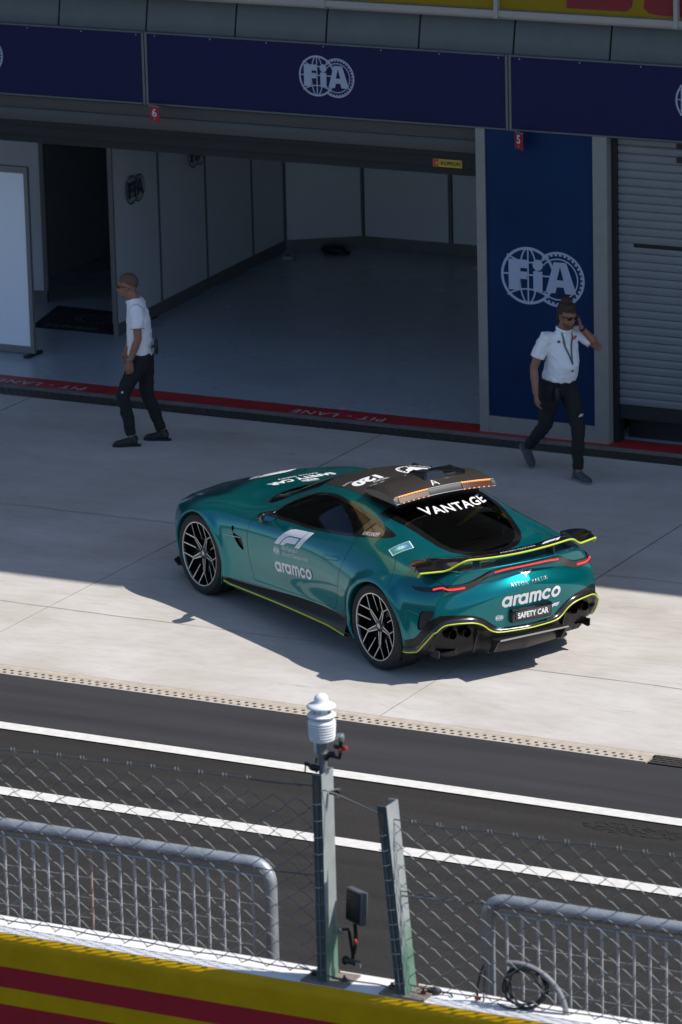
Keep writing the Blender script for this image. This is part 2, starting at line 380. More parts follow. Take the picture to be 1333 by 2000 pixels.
# flares round the wheel openings
vv = np.linspace(0, 9, NV+1)
for ax_, rr in ((FAX, .385), (RAX, .39)):
    d = np.hypot(G[..., 0]-ax_, G[..., 2]-.345)
    m_ = (vv[None, :] < 5.2) & (vv[None, :] > .5)
    G[..., 1] += np.where(m_, .018*np.exp(-((d-rr-.015)/.045)**2), 0)
VC = int(round(5/9*NV))
# tail cap (Coons patch) from the last ring
ring = G[-1]
tailprof = bspl(np.array([(-2.08,0,.20),(-2.15,0,.30),(-2.14,0,.36),(-2.125,0,.43),(-2.120,0,.52),(-2.135,0,.62),(-2.158,0,.70),(-2.172,0,.755),(-2.150,0,.79),(-2.100,0,.845),(-2.085,0,.868),(-2.11,0,.890),(-2.13,0,.905),(-2.14,0,.925)]), VC)
tailprof[-1] = ring[-1]
def cap(ring, prof, bulge):
    nr, nc = VC+1, NV-VC+1; P = np.zeros((nr, nc, 3))
    L = ring[:VC+1]; Tt = ring[VC:]                      # side edge (bottom->top), top edge (side->centre)
    B = np.stack([L[0]*(1-t)+prof[0]*t+np.array([bulge*math.sin(math.pi/2*t)*(1-t), 0, 0]) for t in np.linspace(0, 1, nc)])
    for r in range(nr):
        s = r/(nr-1)
        for c in range(nc):
            t = c/(nc-1); te = 1-(1-t)**1.0; tx = 1-(1-t)**2.0
            lin = L[r]*(1-te)+prof[r]*te; lin[0] = L[r][0]*(1-tx)+prof[r][0]*tx
            tb = B[c]*(1-s)+Tt[c]*s
            tcx = ring[0]*(1-s)*(1-te)+L[-1]*s*(1-te)+prof[0]*(1-s)*te+prof[-1]*s*te
            tcx[0] = ring[0][0]*(1-s)*(1-tx)+L[-1][0]*s*(1-tx)+prof[0][0]*(1-s)*tx+prof[-1][0]*s*tx
            P[r, c] = lin+tb-tcx
    return P
TC = cap(ring, tailprof, 0.0)
noseprof = bspl(np.array([(2.20,0,.18),(2.235,0,.26),(2.245,0,.36),(2.25,0,.46),(2.245,0,.55),(2.22,0,.60)]), VC); noseprof[-1] = G[0, -1]
NC = cap(G[0], noseprof, 0.0)
# assemble half mesh: arrays of V, region (0 side/top,1 tail,2 nose), param v, faces(tri)
def grid_faces(nr, nc, off, flip=False):
    F = []
    for i in range(nr-1):
        for j in range(nc-1):
            a, b, c, d = off+i*nc+j, off+(i+1)*nc+j, off+(i+1)*nc+j+1, off+i*nc+j+1
            q = (a, b, c, d) if not flip else (a, d, c, b)
            F += [(q[0], q[1], q[2]), (q[0], q[2], q[3])]
    return F
V0 = G.reshape(-1, 3); F0 = grid_faces(NU+1, NV+1, 0)
V1 = TC.reshape(-1, 3); F1 = grid_faces(VC+1, NV-VC+1, len(V0))
V2 = NC.reshape(-1, 3); F2 = grid_faces(VC+1, NV-VC+1, len(V0)+len(V1), True)
VA = np.concatenate([V0, V1, V2]); FA = np.array(F0+F1+F2)
REG = np.array([0]*len(F0)+[1]*len(F1)+[2]*len(F2))
PV = np.concatenate([np.tile(vv, NU+1), np.full(len(V1), 5.), np.full(len(V2), 5.)])
# make outward orientation, then welded normals
def fnorm(V, F): return np.cross(V[F[:, 1]]-V[F[:, 0]], V[F[:, 2]]-V[F[:, 0]])
cen = np.array([0, 0, .5])
for rg in (0, 1, 2):
    s = REG == rg; n = fnorm(VA, FA[s]); mid = VA[FA[s]].mean(1)-cen
    if (n*mid).sum() < 0: FA[s] = FA[s][:, ::-1]
def weld_normals(V, F):
    key = {}; idx = np.zeros(len(V), int)
    for i, p in enumerate(np.round(V, 4)):
        k = (p[0], p[1], p[2]); idx[i] = key.setdefault(k, len(key))
    n = fnorm(V, F); acc = np.zeros((len(key), 3))
    for k in range(3): np.add.at(acc, idx[F[:, k]], n)
    N = acc[idx]; N[np.abs(V[:, 1]) < 1e-6, 1] = 0
    return N/np.maximum(1e-12, np.linalg.norm(N, axis=1))[:, None]
NA = weld_normals(VA, FA)
class Half:
    """triangle soup with attributes, cut by level sets"""
    def __init__(s, V, N, P, F, R): s.V, s.N, s.P, s.F, s.R = V, N, P, F, R
    def split(s, g, regmask=None):
        """returns (inside g<0, outside); faces outside regmask always go to 'outside'"""
        g = np.where(np.abs(g) < 1e-7, 1e-7, g)
        V, N, P = list(s.V), list(s.N), list(s.P); cache = {}
        IN, OUT, Ri, Ro = [], [], [], []
        gs = g[s.F]; allin = (gs < 0).all(1); allout = (gs > 0).all(1)
        if regmask is not None: allout |= ~regmask; allin &= regmask
        mix = ~(allin | allout)
        def mid(a, b):
            k = (min(a, b), max(a, b))
            if k not in cache:
                t = g[a]/(g[a]-g[b]); V.append(s.V[a]*(1-t)+s.V[b]*t); n = s.N[a]*(1-t)+s.N[b]*t; N.append(n/np.linalg.norm(n)); P.append(s.P[a]*(1-t)+s.P[b]*t); cache[k] = len(V)-1
            return cache[k]
        for f, r in zip(s.F[mix], s.R[mix]):
            neg = [i for i in range(3) if g[f[i]] < 0]
            if len(neg) == 1:
                i = neg[0]; a, b, c = f[i], f[(i+1) % 3], f[(i+2) % 3]; ab, ac = mid(a, b), mid(a, c)
                IN.append((a, ab, ac)); Ri.append(r); OUT += [(ab, b, c), (ab, c, ac)]; Ro += [r, r]
            else:
                i = [k for k in range(3) if k not in neg][0]; a, b, c = f[i], f[(i+1) % 3], f[(i+2) % 3]; ab, ac = mid(a, b), mid(a, c)
                OUT.append((a, ab, ac)); Ro.append(r); IN += [(ab, b, c), (ab, c, ac)]; Ri += [r, r]
        V, N, P = np.array(V), np.array(N), np.array(P)
        def mk(F, R_old, mk_, E, Re):
            Fn = np.concatenate([F[mk_], np.array(E).reshape(-1, 3).astype(int)]) ; Rn = np.concatenate([R_old[mk_], np.array(Re, int)])
            return Half(V, N, P, Fn, Rn).compact()
        return mk(s.F, s.R, allin, IN, Ri), mk(s.F, s.R, allout, OUT, Ro)
    def compact(s):
        u, inv = np.unique(s.F, return_inverse=True)
        if len(u) == 0: return Half(s.V[:0], s.N[:0], s.P[:0], s.F.reshape(0, 3), s.R)
        return Half(s.V[u], s.N[u], s.P[u], inv.reshape(-1, 3), s.R)
    def offset(s, d): return Half(s.V+s.N*d, s.N, s.P, s.F, s.R)
    def bydist(s, P2, ax):
        """signed distance of each vertex (projected on axes ax) to the closed polygon P2; <0 inside"""
        X = s.V[:, list(ax)]; P2 = np.array(P2, float); D = np.full(len(X), 1e9); ins = np.zeros(len(X), bool)
        for a, b in zip(P2, np.roll(P2, -1, 0)):
            e = b-a; t = np.clip(((X-a)@e)/max(1e-12, e@e), 0, 1); D = np.minimum(D, np.linalg.norm(X-(a+t[:, None]*e), axis=1))
            c = (a[1] > X[:, 1]) != (b[1] > X[:, 1]); xx = (b[0]-a[0])*(X[:, 1]-a[1])/np.where(abs(b[1]-a[1]) < 1e-12, 1e-12, b[1]-a[1])+a[0]
            ins ^= c & (X[:, 0] < xx)
        return np.where(ins, -D, D)
def smooth_poly(P, n=8):
    """closed Catmull-Rom through P"""
    P = [np.array(p, float) for p in P]; out = []; K = len(P)
    for i in range(K):
        a, b, c, d = P[i-1], P[i], P[(i+1) % K], P[(i+2) % K]
        for t in np.linspace(0, 1, n, endpoint=False):
            out.append(.5*((2*b)+(-a+c)*t+(2*a-5*b+4*c-d)*t*t+(-a+3*b-3*c+d)*t**3))
    return out
FULL_V = [Vector(p) for p in VA]+[Vector((p[0], -p[1], p[2])) for p in VA]
FULL_F = [tuple(f) for f in FA]+[tuple(f[::-1]+len(VA)) for f in FA]
BV = BVHTree.FromPolygons(FULL_V, FULL_F)
body = Half(VA, NA, PV, FA, REG)
def both(h, name, m, parent, sides=(1, -1)):
    V = []; F = []; N = []
    for s in sides:
        k = len(V); V += [(p[0], s*p[1], p[2]) for p in h.V]; N += [(p[0], s*p[1], p[2]) for p in h.N]
        F += [tuple((f if s > 0 else f[::-1])+k) for f in h.F]
    return link(name, V, F, m, parent, normals=N)
car = empty('safety_car', (0.00095, -0.01676, 0), 2.624363, 'teal green coupe with amber roof lights and lime edged rear wing', 'car')
# --- wheel openings
for ax_, rr in ((FAX, .388), (RAX, .392)):
    g = np.hypot(body.V[:, 0]-ax_, body.V[:, 2]-.350)-rr
    _, body = body.split(g, (body.P[body.F].max(1) < 5.0) & (body.R == 0))
    g = np.maximum(np.abs(body.V[:, 0]-ax_)-rr, body.V[:, 2]-.35)
    _, body = body.split(g, (body.P[body.F].max(1) < 5.0) & (body.R == 0))
top = lambda h: (h.P[h.F].min(1) > 6.6) & (h.R == 0)
sidem = lambda h, a=1.2, b=6.2: (h.P[h.F].min(1) > a) & (h.P[h.F].max(1) < b) & (h.R == 0)
def cut(h, poly, ax, mask, grow=0.0):
    return h.split(h.bydist(poly, ax)-grow, mask)
# --- side glass (x,z)
DLO = smooth_poly([(.47,.872),(.30,.880),(.12,.889),(-.10,.897),(-.35,.917),(-.60,.942),(-.80,.968),(-.98,.992),(-1.10,1.012),(-1.135,1.022),(-1.10,1.034),(-1.0,1.056),(-.82,1.092),(-.62,1.125),(-.41,1.152),(-.20,1.160),(.0,1.135),(.16,1.088),(.31,1.022),(.42,.950),(.475,.895)], 5)
gm = lambda h: (h.P[h.F].min(1) > 5.3) & (h.P[h.F].max(1) < 7.6) & (h.R == 0)
winband, body = cut(body, DLO, (0, 2), gm(body), 0.004)
sglass, trim = cut(winband, DLO, (0, 2), gm(winband), -0.016)
bp = [(-.685,.90),(-.745,.90),(-.93,1.2),(-.84,1.2)]
bpost, sglass = cut(sglass, bp, (0, 2), np.ones(len(sglass.F), bool))
mainw, quart = sglass.split(-sglass.V[:, 0]-.775+0*sglass.V[:, 0]-.0, None)
[both(trim, 'window_trim', gloss_black, car, (q_,)) for q_ in (1, -1)]; [both(bpost.offset(.001), 'door_pillar', gloss_black, car, (q_,)) for q_ in (1, -1)]
# --- windscreen, roof panel, rear glass in (x, v) space
def xv(h, P2):
    k = Half(np.stack([h.V[:, 0], h.V[:, 1], h.P*0.2], 1), h.N, h.P, h.F, h.R); return k.bydist([(a, b*0.2) for a, b in P2], (0, 2))
WS = [(.60,6.75),(.66,6.62),(.74,6.75),(.86,7.25),(.91,7.6),(.955,8.1),(.985,9.3),(.20,9.3),(.19,8.2),(.14,7.55),(.16,7.34),(.26,7.22),(.45,7.05)]
RG = [(-.80,7.28),(-.84,8.0),(-.86,9.3),(-1.60,9.3),(-1.585,8.3),(-1.55,7.85),(-1.46,7.62),(-1.25,7.38),(-1.0,7.28)]
RP = [(.135,7.56),(.185,8.2),(.195,9.3),(-.90,9.3),(-.86,8.0),(-.83,7.40),(-.5,7.36),(-.2,7.37),(.0,7.42)]
ws, body = body.split(xv(body, WS), top(body)); 
wsg, wstrim = ws.split(xv(ws, WS)+.022, None)
RGP = [(-.80,.525),(-.84,.30),(-.865,.0),(-.865,-.3),(-1.70,-.3),(-1.70,.0),(-1.685,.15),(-1.64,.26),(-1.56,.35),(-1.46,.405),(-1.30,.445),(-1.05,.49),(-.85,.525)]
rg, body = body.split(body.bydist(RGP, (0, 1)), top(body)); rgg, rgtrim = rg.split(rg.bydist(RGP, (0, 1))+.055, None)
rp, body = body.split(xv(body, RP), top(body))
both(wstrim, 'windscreen_trim', gloss_black, car); both(wsg.offset(-.003), 'windscreen', win_glass, car)
both(rgtrim, 'rear_window_trim', gloss_black, car); both(rgg.offset(-.003), 'rear_window', rear_glass_m, car)
both(rp.offset(.002), 'roof_panel', carbon_roof, car)
for s_ in (1, -1):
    both(mainw.offset(-.004), 'side_window', win_glass, car, (s_,)); both(quart.offset(-.004), 'quarter_window', q_glass, car, (s_,))
# --- side skirt (black) below the doors
g = np.maximum(body.V[:, 2]-(.255+.048*(.98-body.V[:, 0])), np.abs(body.V[:, 0]-.05)-1.2)
skirt, body = body.split(g, (body.R == 0) & (body.P[body.F].max(1) < 4))
# --- rear bumper black area on tail and rear corners, as function of |y|
def bzone(V):
    y = np.abs(V[:, 1]); x = V[:, 0]
    zt = np.interp(y, [0, .14, .27, .34, .41, .49, .56, .66, .75, .79, .825, .87, 1.0], [.412, .412, .425, .475, .525, .558, .572, .580, .580, .56, .52, .37, .28])
    return np.maximum(V[:, 2]-zt, x+1.70)
bump, body = body.split(bzone(body.V), body.P[body.F].max(1) < 7)
# --- front bumper opening
grl, body = body.split(np.maximum(np.abs(body.V[:, 2]-.36)-.13, np.abs(body.V[:, 1])-.52), body.R == 2)
# --- rear side vents (dark) near the bumper corner, side intake
vent_r = smooth_poly([(-1.85,.598),(-1.90,.615),(-1.945,.617),(-1.945,.580),(-1.885,.475),(-1.825,.458)], 3)
vr, body = cut(body, vent_r, (0, 2), (body.P[body.F].max(1) < 5.0) & (body.R == 0))
FV = smooth_poly([(.892,.712),(.862,.722),(.852,.700),(.862,.672),(.80,.655),(.745,.645),(.722,.600),(.712,.545),(.745,.548),(.80,.580),(.855,.645)],3)
fv, body = cut(body, FV, (0, 2), sidem(body))
# --- door panel
DOOR = smooth_poly([(.655,.80),(.655,.66),(.64,.48),(.605,.35),(.58,.31),(.30,.315),(.0,.322),(-.35,.338),(-.62,.350),(-.69,.40),(-.735,.53),(-.765,.68),(-.79,.80),(-.79,.90),(-.755,.985),(-.5,.97),(.0,.93),(.38,.895),(.55,.865),(.63,.84)], 5)
dm = lambda h: (h.P[h.F].min(1) > 1.2) & (h.P[h.F].max(1) < 7.0) & (h.R == 0)
dr_, body = cut(body, DOOR, (0, 2), dm(body)); dr_, seam = dr_.split(dr_.bydist(DOOR, (0, 2))+.0045, None)
BODY = both(body, 'body', paint, car)
for s_ in (1, -1):
    d_ = both(dr_, 'door', paint, car, (s_,))
    hv = MB(); hm = []                                     # flush pull handle
    P = smooth_poly([(-.50,.775),(-.60,.785),(-.70,.80),(-.71,.77),(-.60,.752),(-.50,.742)], 4)
    h_, _ = cut(dr_, P, (0, 2), np.ones(len(dr_.F), bool)); h1, h2 = h_.split(h_.bydist(P, (0, 2))+.004, None)
    both(h2.offset(.0012), 'handle', satin_black, d_, (s_,))
both(seam.offset(-.006), 'panel_seam', satin_black, car)
for s_ in (1, -1): both(skirt, 'side_skirt', carbon, car, (s_,))
_zy = np.interp(np.abs(bump.V[:, 1]), [0, .20, .28, .34, .40, .48, .68, .76, .82, .90], [.36, .36, .37, .41, .45, .49, .49, .43, .30, .20])
_d = np.clip((_zy-bump.V[:, 2])/.05, 0, 1)*np.clip((.82-np.abs(bump.V[:, 1]))/.05, 0, 1)*np.clip((np.abs(bump.V[:, 1])-.33)/.05, 0, 1)
bump.V = bump.V+np.array([1., 0, 0])*(.075*_d)[:, None]; bump.N = weld_normals(bump.V, bump.F)
both(bump, 'rear_bumper', mat('bumper_black', (.006,.006,.0065), rough=.32, coat=.15, spec=.3), car)
both(grl.offset(-.03), 'front_grille', satin_black, car)
for s_ in (1, -1):
    both(vr.offset(-.012), 'rear_vent', satin_black, car, (s_,)); both(fv.offset(-.02), 'fender_vent', satin_black, car, (s_,))
# inner edges of the openings so panels have thickness
def ySurf(x, z, s=1):
    h = BV.ray_cast(Vector((x, 2*s, z)), Vector((0, -s, 0))); return abs(h[0].y) if h[0] is not None else .9
for s_ in (1, -1):
    for ax_, rr, nm in ((FAX, .388, 'f'), (RAX, .392, 'r')):
        V = []; F = []; A_ = np.linspace(-28, 208, 70)
        for a in A_:
            for dy, dr in ((.001, .004), (.006, -.004), (.002, -.013), (-.02, -.016), (-.09, -.012)):
                x, z = ax_+(rr+0)*math.cos(R_(a)), .35+(rr+0)*math.sin(R_(a)); z = max(z, .19)
                y = ySurf(x, z)
                V.append((ax_+(rr+dr)*math.cos(R_(a)), s_*(y+dy), max(.35+(rr+dr)*math.sin(R_(a)), .17)))
        for i in range(len(A_)-1):
            for k in range(4):
                q = (i*5+k, (i+1)*5+k, (i+1)*5+k+1, i*5+k+1); F.append(q if s_ < 0 else q[::-1])
        link('arch_lip', V, F, paint, car, smooth=True)
        mb = MB(); pr = [(rr-.01, .0), (rr+.0, -.06), (rr-.0, -.36)]
        V = []; F = []
        for a in np.linspace(-40, 220, 40):
            for r, d in ((rr-.014, -.03), (rr-.010, -.12), (rr-.01, -.42), (.05, -.42)):
                V.append((ax_+r*math.cos(R_(a)), s_*(.91+d), max(.14, .35+r*math.sin(R_(a)))))
        for i in range(39):
            for k in range(3): F.append((i*4+k, (i+1)*4+k, (i+1)*4+k+1, i*4+k+1))
        link('wheel_well', V, F, satin_black, car)
# --- floor pan and inner shell
mb = MB(); mb.box(-1.55, 2.0, -.56, .56, .13, .17); mb.box(-1.95, -1.55, -.60, .60, .24, .26); mb.box(-.86, .98, -.84, .84, .135, .175)
mb.box(.80, .86, -.74, .74, .17, .76); mb.box(-.98, -.94, -.74, .74, .17, .80)
mb.box(-.90, .80, .80, .815, .17, .76); mb.box(-.90, .80, -.815, -.80, .17, .76)
mb.build('floor_pan', satin_black, car)
mb = MB(); mb.bbox(.25, .74, -.66, .66, .68, .82, .04); mb.bbox(-.95, -.85, -.72, .72, .72, .93, .02); mb.box(-1.55, -.95, -.50, .50, .76, .78)
mb.build('dashboard', satin_black, car)
mb = MB()
for s_ in (1, -1):
    mb.tube([(-.95, s_*.62, .50), (-.93, s_*.58, .90), (-.86, s_*.46, 1.06), (-.86, 0, 1.10)], .02, 8)
    mb.tube([(-.92, s_*.60, .95), (-1.45, s_*.42, .84)], .018, 8)
mb.tube([(-.93, .58, .55), (-.9, -.42, 1.05)], .018, 8)
mb.build('roll_cage', mat('lime_cage', (.42, .42, .02), rough=.4), car)
for s_ in (1, -1):
    mb = MB(); y = s_*.36
    mb.bbox(-.55, 0, y-.24, y+.24, .30, .46, .05)
    mb.prism([(-.50,.40),(-.56,.40),(-.86,1.00),(-.84,1.08),(-.76,1.08),(-.72,1.00),(-.42,.46)], y-.22, y+.22, Matrix(((1,0,0,0),(0,0,1,0),(0,1,0,0),(0,0,0,1))))
    mb.build('seat', satin_black, car, auto=50)
mb = MB(); T = frame((.16, .36, .78), (0, 1, 0), (-.4, 0, .9)); mb.tube([T @ Vector((.17*math.cos(a), .17*math.sin(a), 0)) for a in np.linspace(0, 2*math.pi, 24, endpoint=False)], .016, 8, closed=True)
mb.tube([T @ Vector((-.16, 0, 0)), T @ Vector((.16, 0, 0))], .014, 6); mb.tube([T @ Vector((0, 0, 0)), T @ Vector((0, 0, -.2))], .03, 8)
mb.build('steering_wheel', satin_black, car)
# ------------------------------------------------------------------ wheels
def make_wheel(ax_, side):
    root = empty('wheel', (ax_, 0, 0)); root.parent = car
    yc = .935 if ax_ > 0 else .925; hw = .135 if ax_ > 0 else .16
    T = Matrix.Translation((0, 0, HUBZ)) @ Matrix.Rotation(R_(-90)*side, 4, 'X')       # local z -> outward y
    off = yc-hw; 
    def Tm(h=0): return T @ Matrix.Translation((0, 0, off+h))
    Ro = .355; 
    mb = MB(); mb.lathe([(.272, hw-.012), (.283, hw), (.310, hw+.006), (.337, hw-.004), (.350, hw-.022), (Ro, hw-.045), (Ro, -hw+.045), (.350, -hw+.02), (.31, -hw), (.272, -hw+.01)], 72, T=Tm())
    mb.build('tyre', rubber, root, auto=30)
    mb = MB()                                                  # tread blocks
    for k in (-2, -1, 0, 1, 2):
        mb.lathe([(Ro-.001, k*.045-.018), (Ro+.004, k*.045-.016), (Ro+.004, k*.045+.016), (Ro-.001, k*.045+.018)], 72, T=Tm())
    mb.build('tread', rubber, root, auto=30)
    mb = MB(); mb.lathe([(.262, -hw+.03), (.262, hw-.05), (.268, hw-.02), (.274, hw-.008), (.281, hw-.006), (.281, hw-.014), (.272, hw-.03), (.268, -hw+.03)], 72, T=Tm(), closed=False)
    mb.build('rim', gloss_black, root, auto=35)
    mb = MB(); mb.lathe([(.270, hw-.0105), (.272, hw-.004), (.2795, hw-.004), (.281, hw-.0085)], 72, T=Tm()); mb.build('rim_edge', mat('machined_alloy', (.80, .77, .72), rough=.38, metal=.5), root, auto=30)
    blk = MB(); slv = MB(); zf = hw-.018
    def spoke(p, q, w0, w1, z0, z1, acc=True):
        p, q = Vector(p), Vector(q); t = (q-p).normalized(); n = Vector((-t.y, t.x))
        for wmul, dz, th, mbx in ((1.0, 0, .03, blk), (.42, .0008, .0008, slv)) if acc else ((1.0, 0, .03, blk),):
            a, b = w0/2*wmul, w1/2*wmul
            if mbx is blk:
                V = [(*(p+n*a), z0+dz), (*(p-n*a), z0+dz), (*(q-n*b), z1+dz), (*(q+n*b), z1+dz), (*(p+n*a), z0+dz-th), (*(p-n*a), z0+dz-th), (*(q-n*b), z1+dz-th), (*(q+n*b), z1+dz-th)]
                mbx.add([Tm() @ Vector(v) for v in V], [(0,1,2,3), (4,7,6,5), (0,4,5,1), (1,5,6,2), (2,6,7,3), (3,7,4,0)])
            else:                                            # machined edges of the spoke: two thin bright strips
                for sg in ((1, -1) if acc == 2 else (0,)):
                    if sg: e0, e1, e2, e3 = p+n*sg*w0*.52, p+n*sg*w0*.38, q+n*sg*w1*.20, q+n*sg*w1*.50
                    else: e0, e1, e2, e3 = p+n*w0*.17, p-n*w0*.17, q-n*w1*.21, q+n*w1*.21
                    V = [(*e0, z0+dz), (*e1, z0+dz), (*e2, z1+dz), (*e3, z1+dz)]
                    mbx.add([Tm() @ Vector(v) for v in V], [(0,1,2,3) if sg <= 0 else (3,2,1,0)])
    for k in range(5):
        a = R_(90+72*k+8)
        pol = lambda r, d: (r*math.cos(a+R_(d)), r*math.sin(a+R_(d)))
        spoke(pol(.030, 0), pol(.165, 0), .044, .024, zf-.030, zf-.016, acc=2)
        for sg in (1, -1): spoke(pol(.158, 0), pol(.274, 16.5*sg), .018, .013, zf-.016, zf+.006)
        spoke(pol(.125, 36), pol(.274, 36), .013, .017, zf-.030, zf+.006)
    blk.lathe([(.001, zf-.018), (.030, zf-.018), (.046, zf-.024), (.06, zf-.04), (.06, zf-.08)], 30, T=Tm())
    blk.build('spokes', gloss_black, root, auto=30); slv.build('spoke_faces', MATS['machined_alloy'], root, auto=None)
    mb = MB(); mb.lathe([(.001, zf-.016), (.020, zf-.0165), (.024, zf-.020)], 24, T=Tm()); mb.build('centre_cap', silver, root)
    mb = MB(); mb.lathe([(.06, .02), (.19, .02), (.195, .012), (.195, -.005), (.06, -.01)], 48, T=Tm()); mb.build('brake_disc', mat('disc_steel', (.10, .10, .10), rough=.4, metal=.8), root, auto=30)
    mb = MB(); mb.prism([(.10*math.cos(t), .10*math.sin(t)) for t in np.linspace(R_(-30), R_(60), 8)]+[(.215*math.cos(t), .215*math.sin(t)) for t in np.linspace(R_(60), R_(-30), 8)], .025, .06, Tm() @ Matrix.Rotation(R_(0 if side > 0 else 180), 4, 'Z'))
    mb.build('brake_caliper', gloss_black, root)
    return root
for ax_ in (FAX, RAX):
    for s_ in (1, -1): make_wheel(ax_, s_)
# ------------------------------------------------------------------ ribbons laid on the body
def snap(P):
    h = BV.find_nearest(Vector(P)); return h[0], h[1]
def ribbon(mb, path, w, h, n=4, up=None, lift=0.0, sm=True):
    """low box strip of width w, height h along path snapped to the body; w may be list"""
    if sm:
        P = [np.array(p, float) for p in path]; Q = []
        for i in range(len(P)-1):
            a = P[i-1] if i else 2*P[0]-P[1]; b, c = P[i], P[i+1]; d = P[i+2] if i+2 < len(P) else 2*P[-1]-P[-2]
            for t in np.linspace(0, 1, n, endpoint=False): Q.append(.5*((2*b)+(-a+c)*t+(2*a-5*b+4*c-d)*t*t+(-a+3*b-3*c+d)*t**3))
        Q.append(P[-1])
    else: Q = path
    S = [snap(q) for q in Q]; V = []; F = []; K = len(S); W = np.interp(np.linspace(0, 1, K), np.linspace(0, 1, len(w)), w) if hasattr(w, '__len__') else [w]*K
    for i in range(K):
        t = (S[min(i+1, K-1)][0]-S[max(i-1, 0)][0]).normalized(); nn = S[i][1]; b = t.cross(nn).normalized(); p = S[i][0]+nn*lift
        V += [p+b*W[i]/2-nn*.004, p+b*W[i]/2+nn*h, p-b*W[i]/2+nn*h, p-b*W[i]/2-nn*.004]
    for i in range(K-1):
        for k in range(4): F.append((i*4+k, i*4+(k+1) % 4, (i+1)*4+(k+1) % 4, (i+1)*4+k))
    F += [(0, 3, 2, 1), ((K-1)*4, (K-1)*4+1, (K-1)*4+2, (K-1)*4+3)]
    return mb.add(V, F)
# rear light band
def symp(P): return P+[(a, -b, c) for a, b, c in reversed(P[:-1])] if abs(P[-1][1]) < 1e-6 else P+[(a, -b, c) for a, b, c in reversed(P)]
def tl(y, z):
    h = BV.ray_cast(Vector((-3, y, z)), Vector((1, 0, 0))); return tuple(h[0])
band = symp([(-1.74,.875,.806),(-1.80,.862,.800),(-1.90,.81,.800),tl(.72,.798),tl(.62,.792),tl(.53,.797),tl(.46,.820),tl(.40,.852),tl(.35,.885),tl(.30,.903),tl(.20,.912),tl(.10,.914),tl(0,.914)])
mb = MB(); ribbon(mb, band, [.012,.035,.045,.052,.056,.054,.050,.044,.038,.034,.034,.034,.038,.044,.050,.054,.056,.052,.045,.035,.012], .010, 6); LB = mb.build('rear_light_band', gloss_black, car, auto=40)
for s_ in (1, -1):
    mb = MB(); ribbon(mb, [(-1.93, s_*.79,.800),tl(s_*.72,.798),tl(s_*.62,.792),tl(s_*.545,.794)], .012, .019, 5); mb.build('tail_lamp', led_red, car)
mb = MB(); ribbon(mb, symp([tl(.31,.901),tl(.2,.912),tl(.1,.914),tl(0,.914)]), .011, .0150, 6); mb.build('brake_lamp', led_red, car)
# bumper yellow line
yl = symp([(-1.68,.90,.250),(-1.74,.880,.250),(-1.81,.858,.268),(-1.88,.83,.345),(-1.95,.79,.435),tl(.73,.500),tl(.65,.516),tl(.56,.516),tl(.48,.505),tl(.41,.472),tl(.34,.415),tl(.27,.390),tl(.14,.385),tl(0,.385)])
YL = yl
mb = MB()
Q = [np.array(p) for p in smooth_poly(yl+[(x, y, -1) for x, y, z in []], 1)]
def open_cr(P, n=6):
    P = [np.array(p, float) for p in P]; Q = []
    for i in range(len(P)-1):
        a = P[i-1] if i else 2*P[0]-P[1]; b, c = P[i], P[i+1]; d = P[i+2] if i+2 < len(P) else 2*P[-1]-P[-2]
        for t in np.linspace(0, 1, n, endpoint=False): Q.append(.5*((2*b)+(-a+c)*t+(2*a-5*b+4*c-d)*t*t+(-a+3*b-3*c+d)*t**3))
    return Q+[P[-1]]
# carbon blade carrying the line, standing proud of the bumper
mb = MB(); path = open_cr(yl, 7)
V = []; F = []; K = len(path)
SS = [snap(q) for q in path]
for i, (p, n) in enumerate(SS):
    t = (SS[min(i+1, K-1)][0]-SS[max(i-1, 0)][0]).normalized(); b = t.cross(n).normalized()
    if b.z < 0 : b = -b
    V += [p+b*.035-n*.01, p+b*.028+n*.010, p+b*.004+n*.026, p-b*.006+n*.024, p-b*.02-n*.02]
for i in range(K-1):
    for k in range(4): F.append((i*5+k, i*5+k+1, (i+1)*5+k+1, (i+1)*5+k))
link('bumper_blade', V, F, carbon, car, smooth=True)
mb = MB(); pts = []
for i, (p, n) in enumerate(SS):
    t = (SS[min(i+1, K-1)][0]-SS[max(i-1, 0)][0]).normalized(); b = t.cross(n).normalized()
    if b.z < 0 : b = -b
    pts.append(p+n*.027-b*.001)
mb.tube(pts, .0056, 6); mb.build('bumper_edge_line', lime, car)
# diffuser
mb = MB()
DF = [(-2.00,.320),(-2.19,.333),(-2.225,.348),(-2.215,.358),(-2.17,.345),(-2.00,.340)]
XZ = Matrix(((1,0,0,0),(0,0,1,0),(0,1,0,0),(0,0,0,1)))
mb.prism(DF, -.335, .335, XZ)
mb.build('diffuser', satin_black, car, auto=30)
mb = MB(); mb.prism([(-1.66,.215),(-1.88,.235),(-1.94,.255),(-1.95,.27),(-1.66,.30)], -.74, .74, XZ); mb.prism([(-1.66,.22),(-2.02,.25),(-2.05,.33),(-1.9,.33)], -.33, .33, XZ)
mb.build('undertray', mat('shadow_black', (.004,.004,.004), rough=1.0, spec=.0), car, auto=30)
for y in (-.74,-.58,-.46,-.33,.33,.46,.58,.74):
    mb = MB(); big = abs(y) < .4
    mb.prism([(-1.80,.27),(-1.80,.22),(-2.04,.215),(-2.12,.235),(-2.195,.335)] if big else [(-1.80,.26),(-1.80,.215),(-1.92,.205),(-1.945,.22),(-1.95,.28)], y-.004, y+.004, XZ)
    mb.build('diffuser_fin', carbon, car, auto=30)
pipe_m = mat('burnt_steel', (.045, .032, .024), rough=.22, metal=.9)
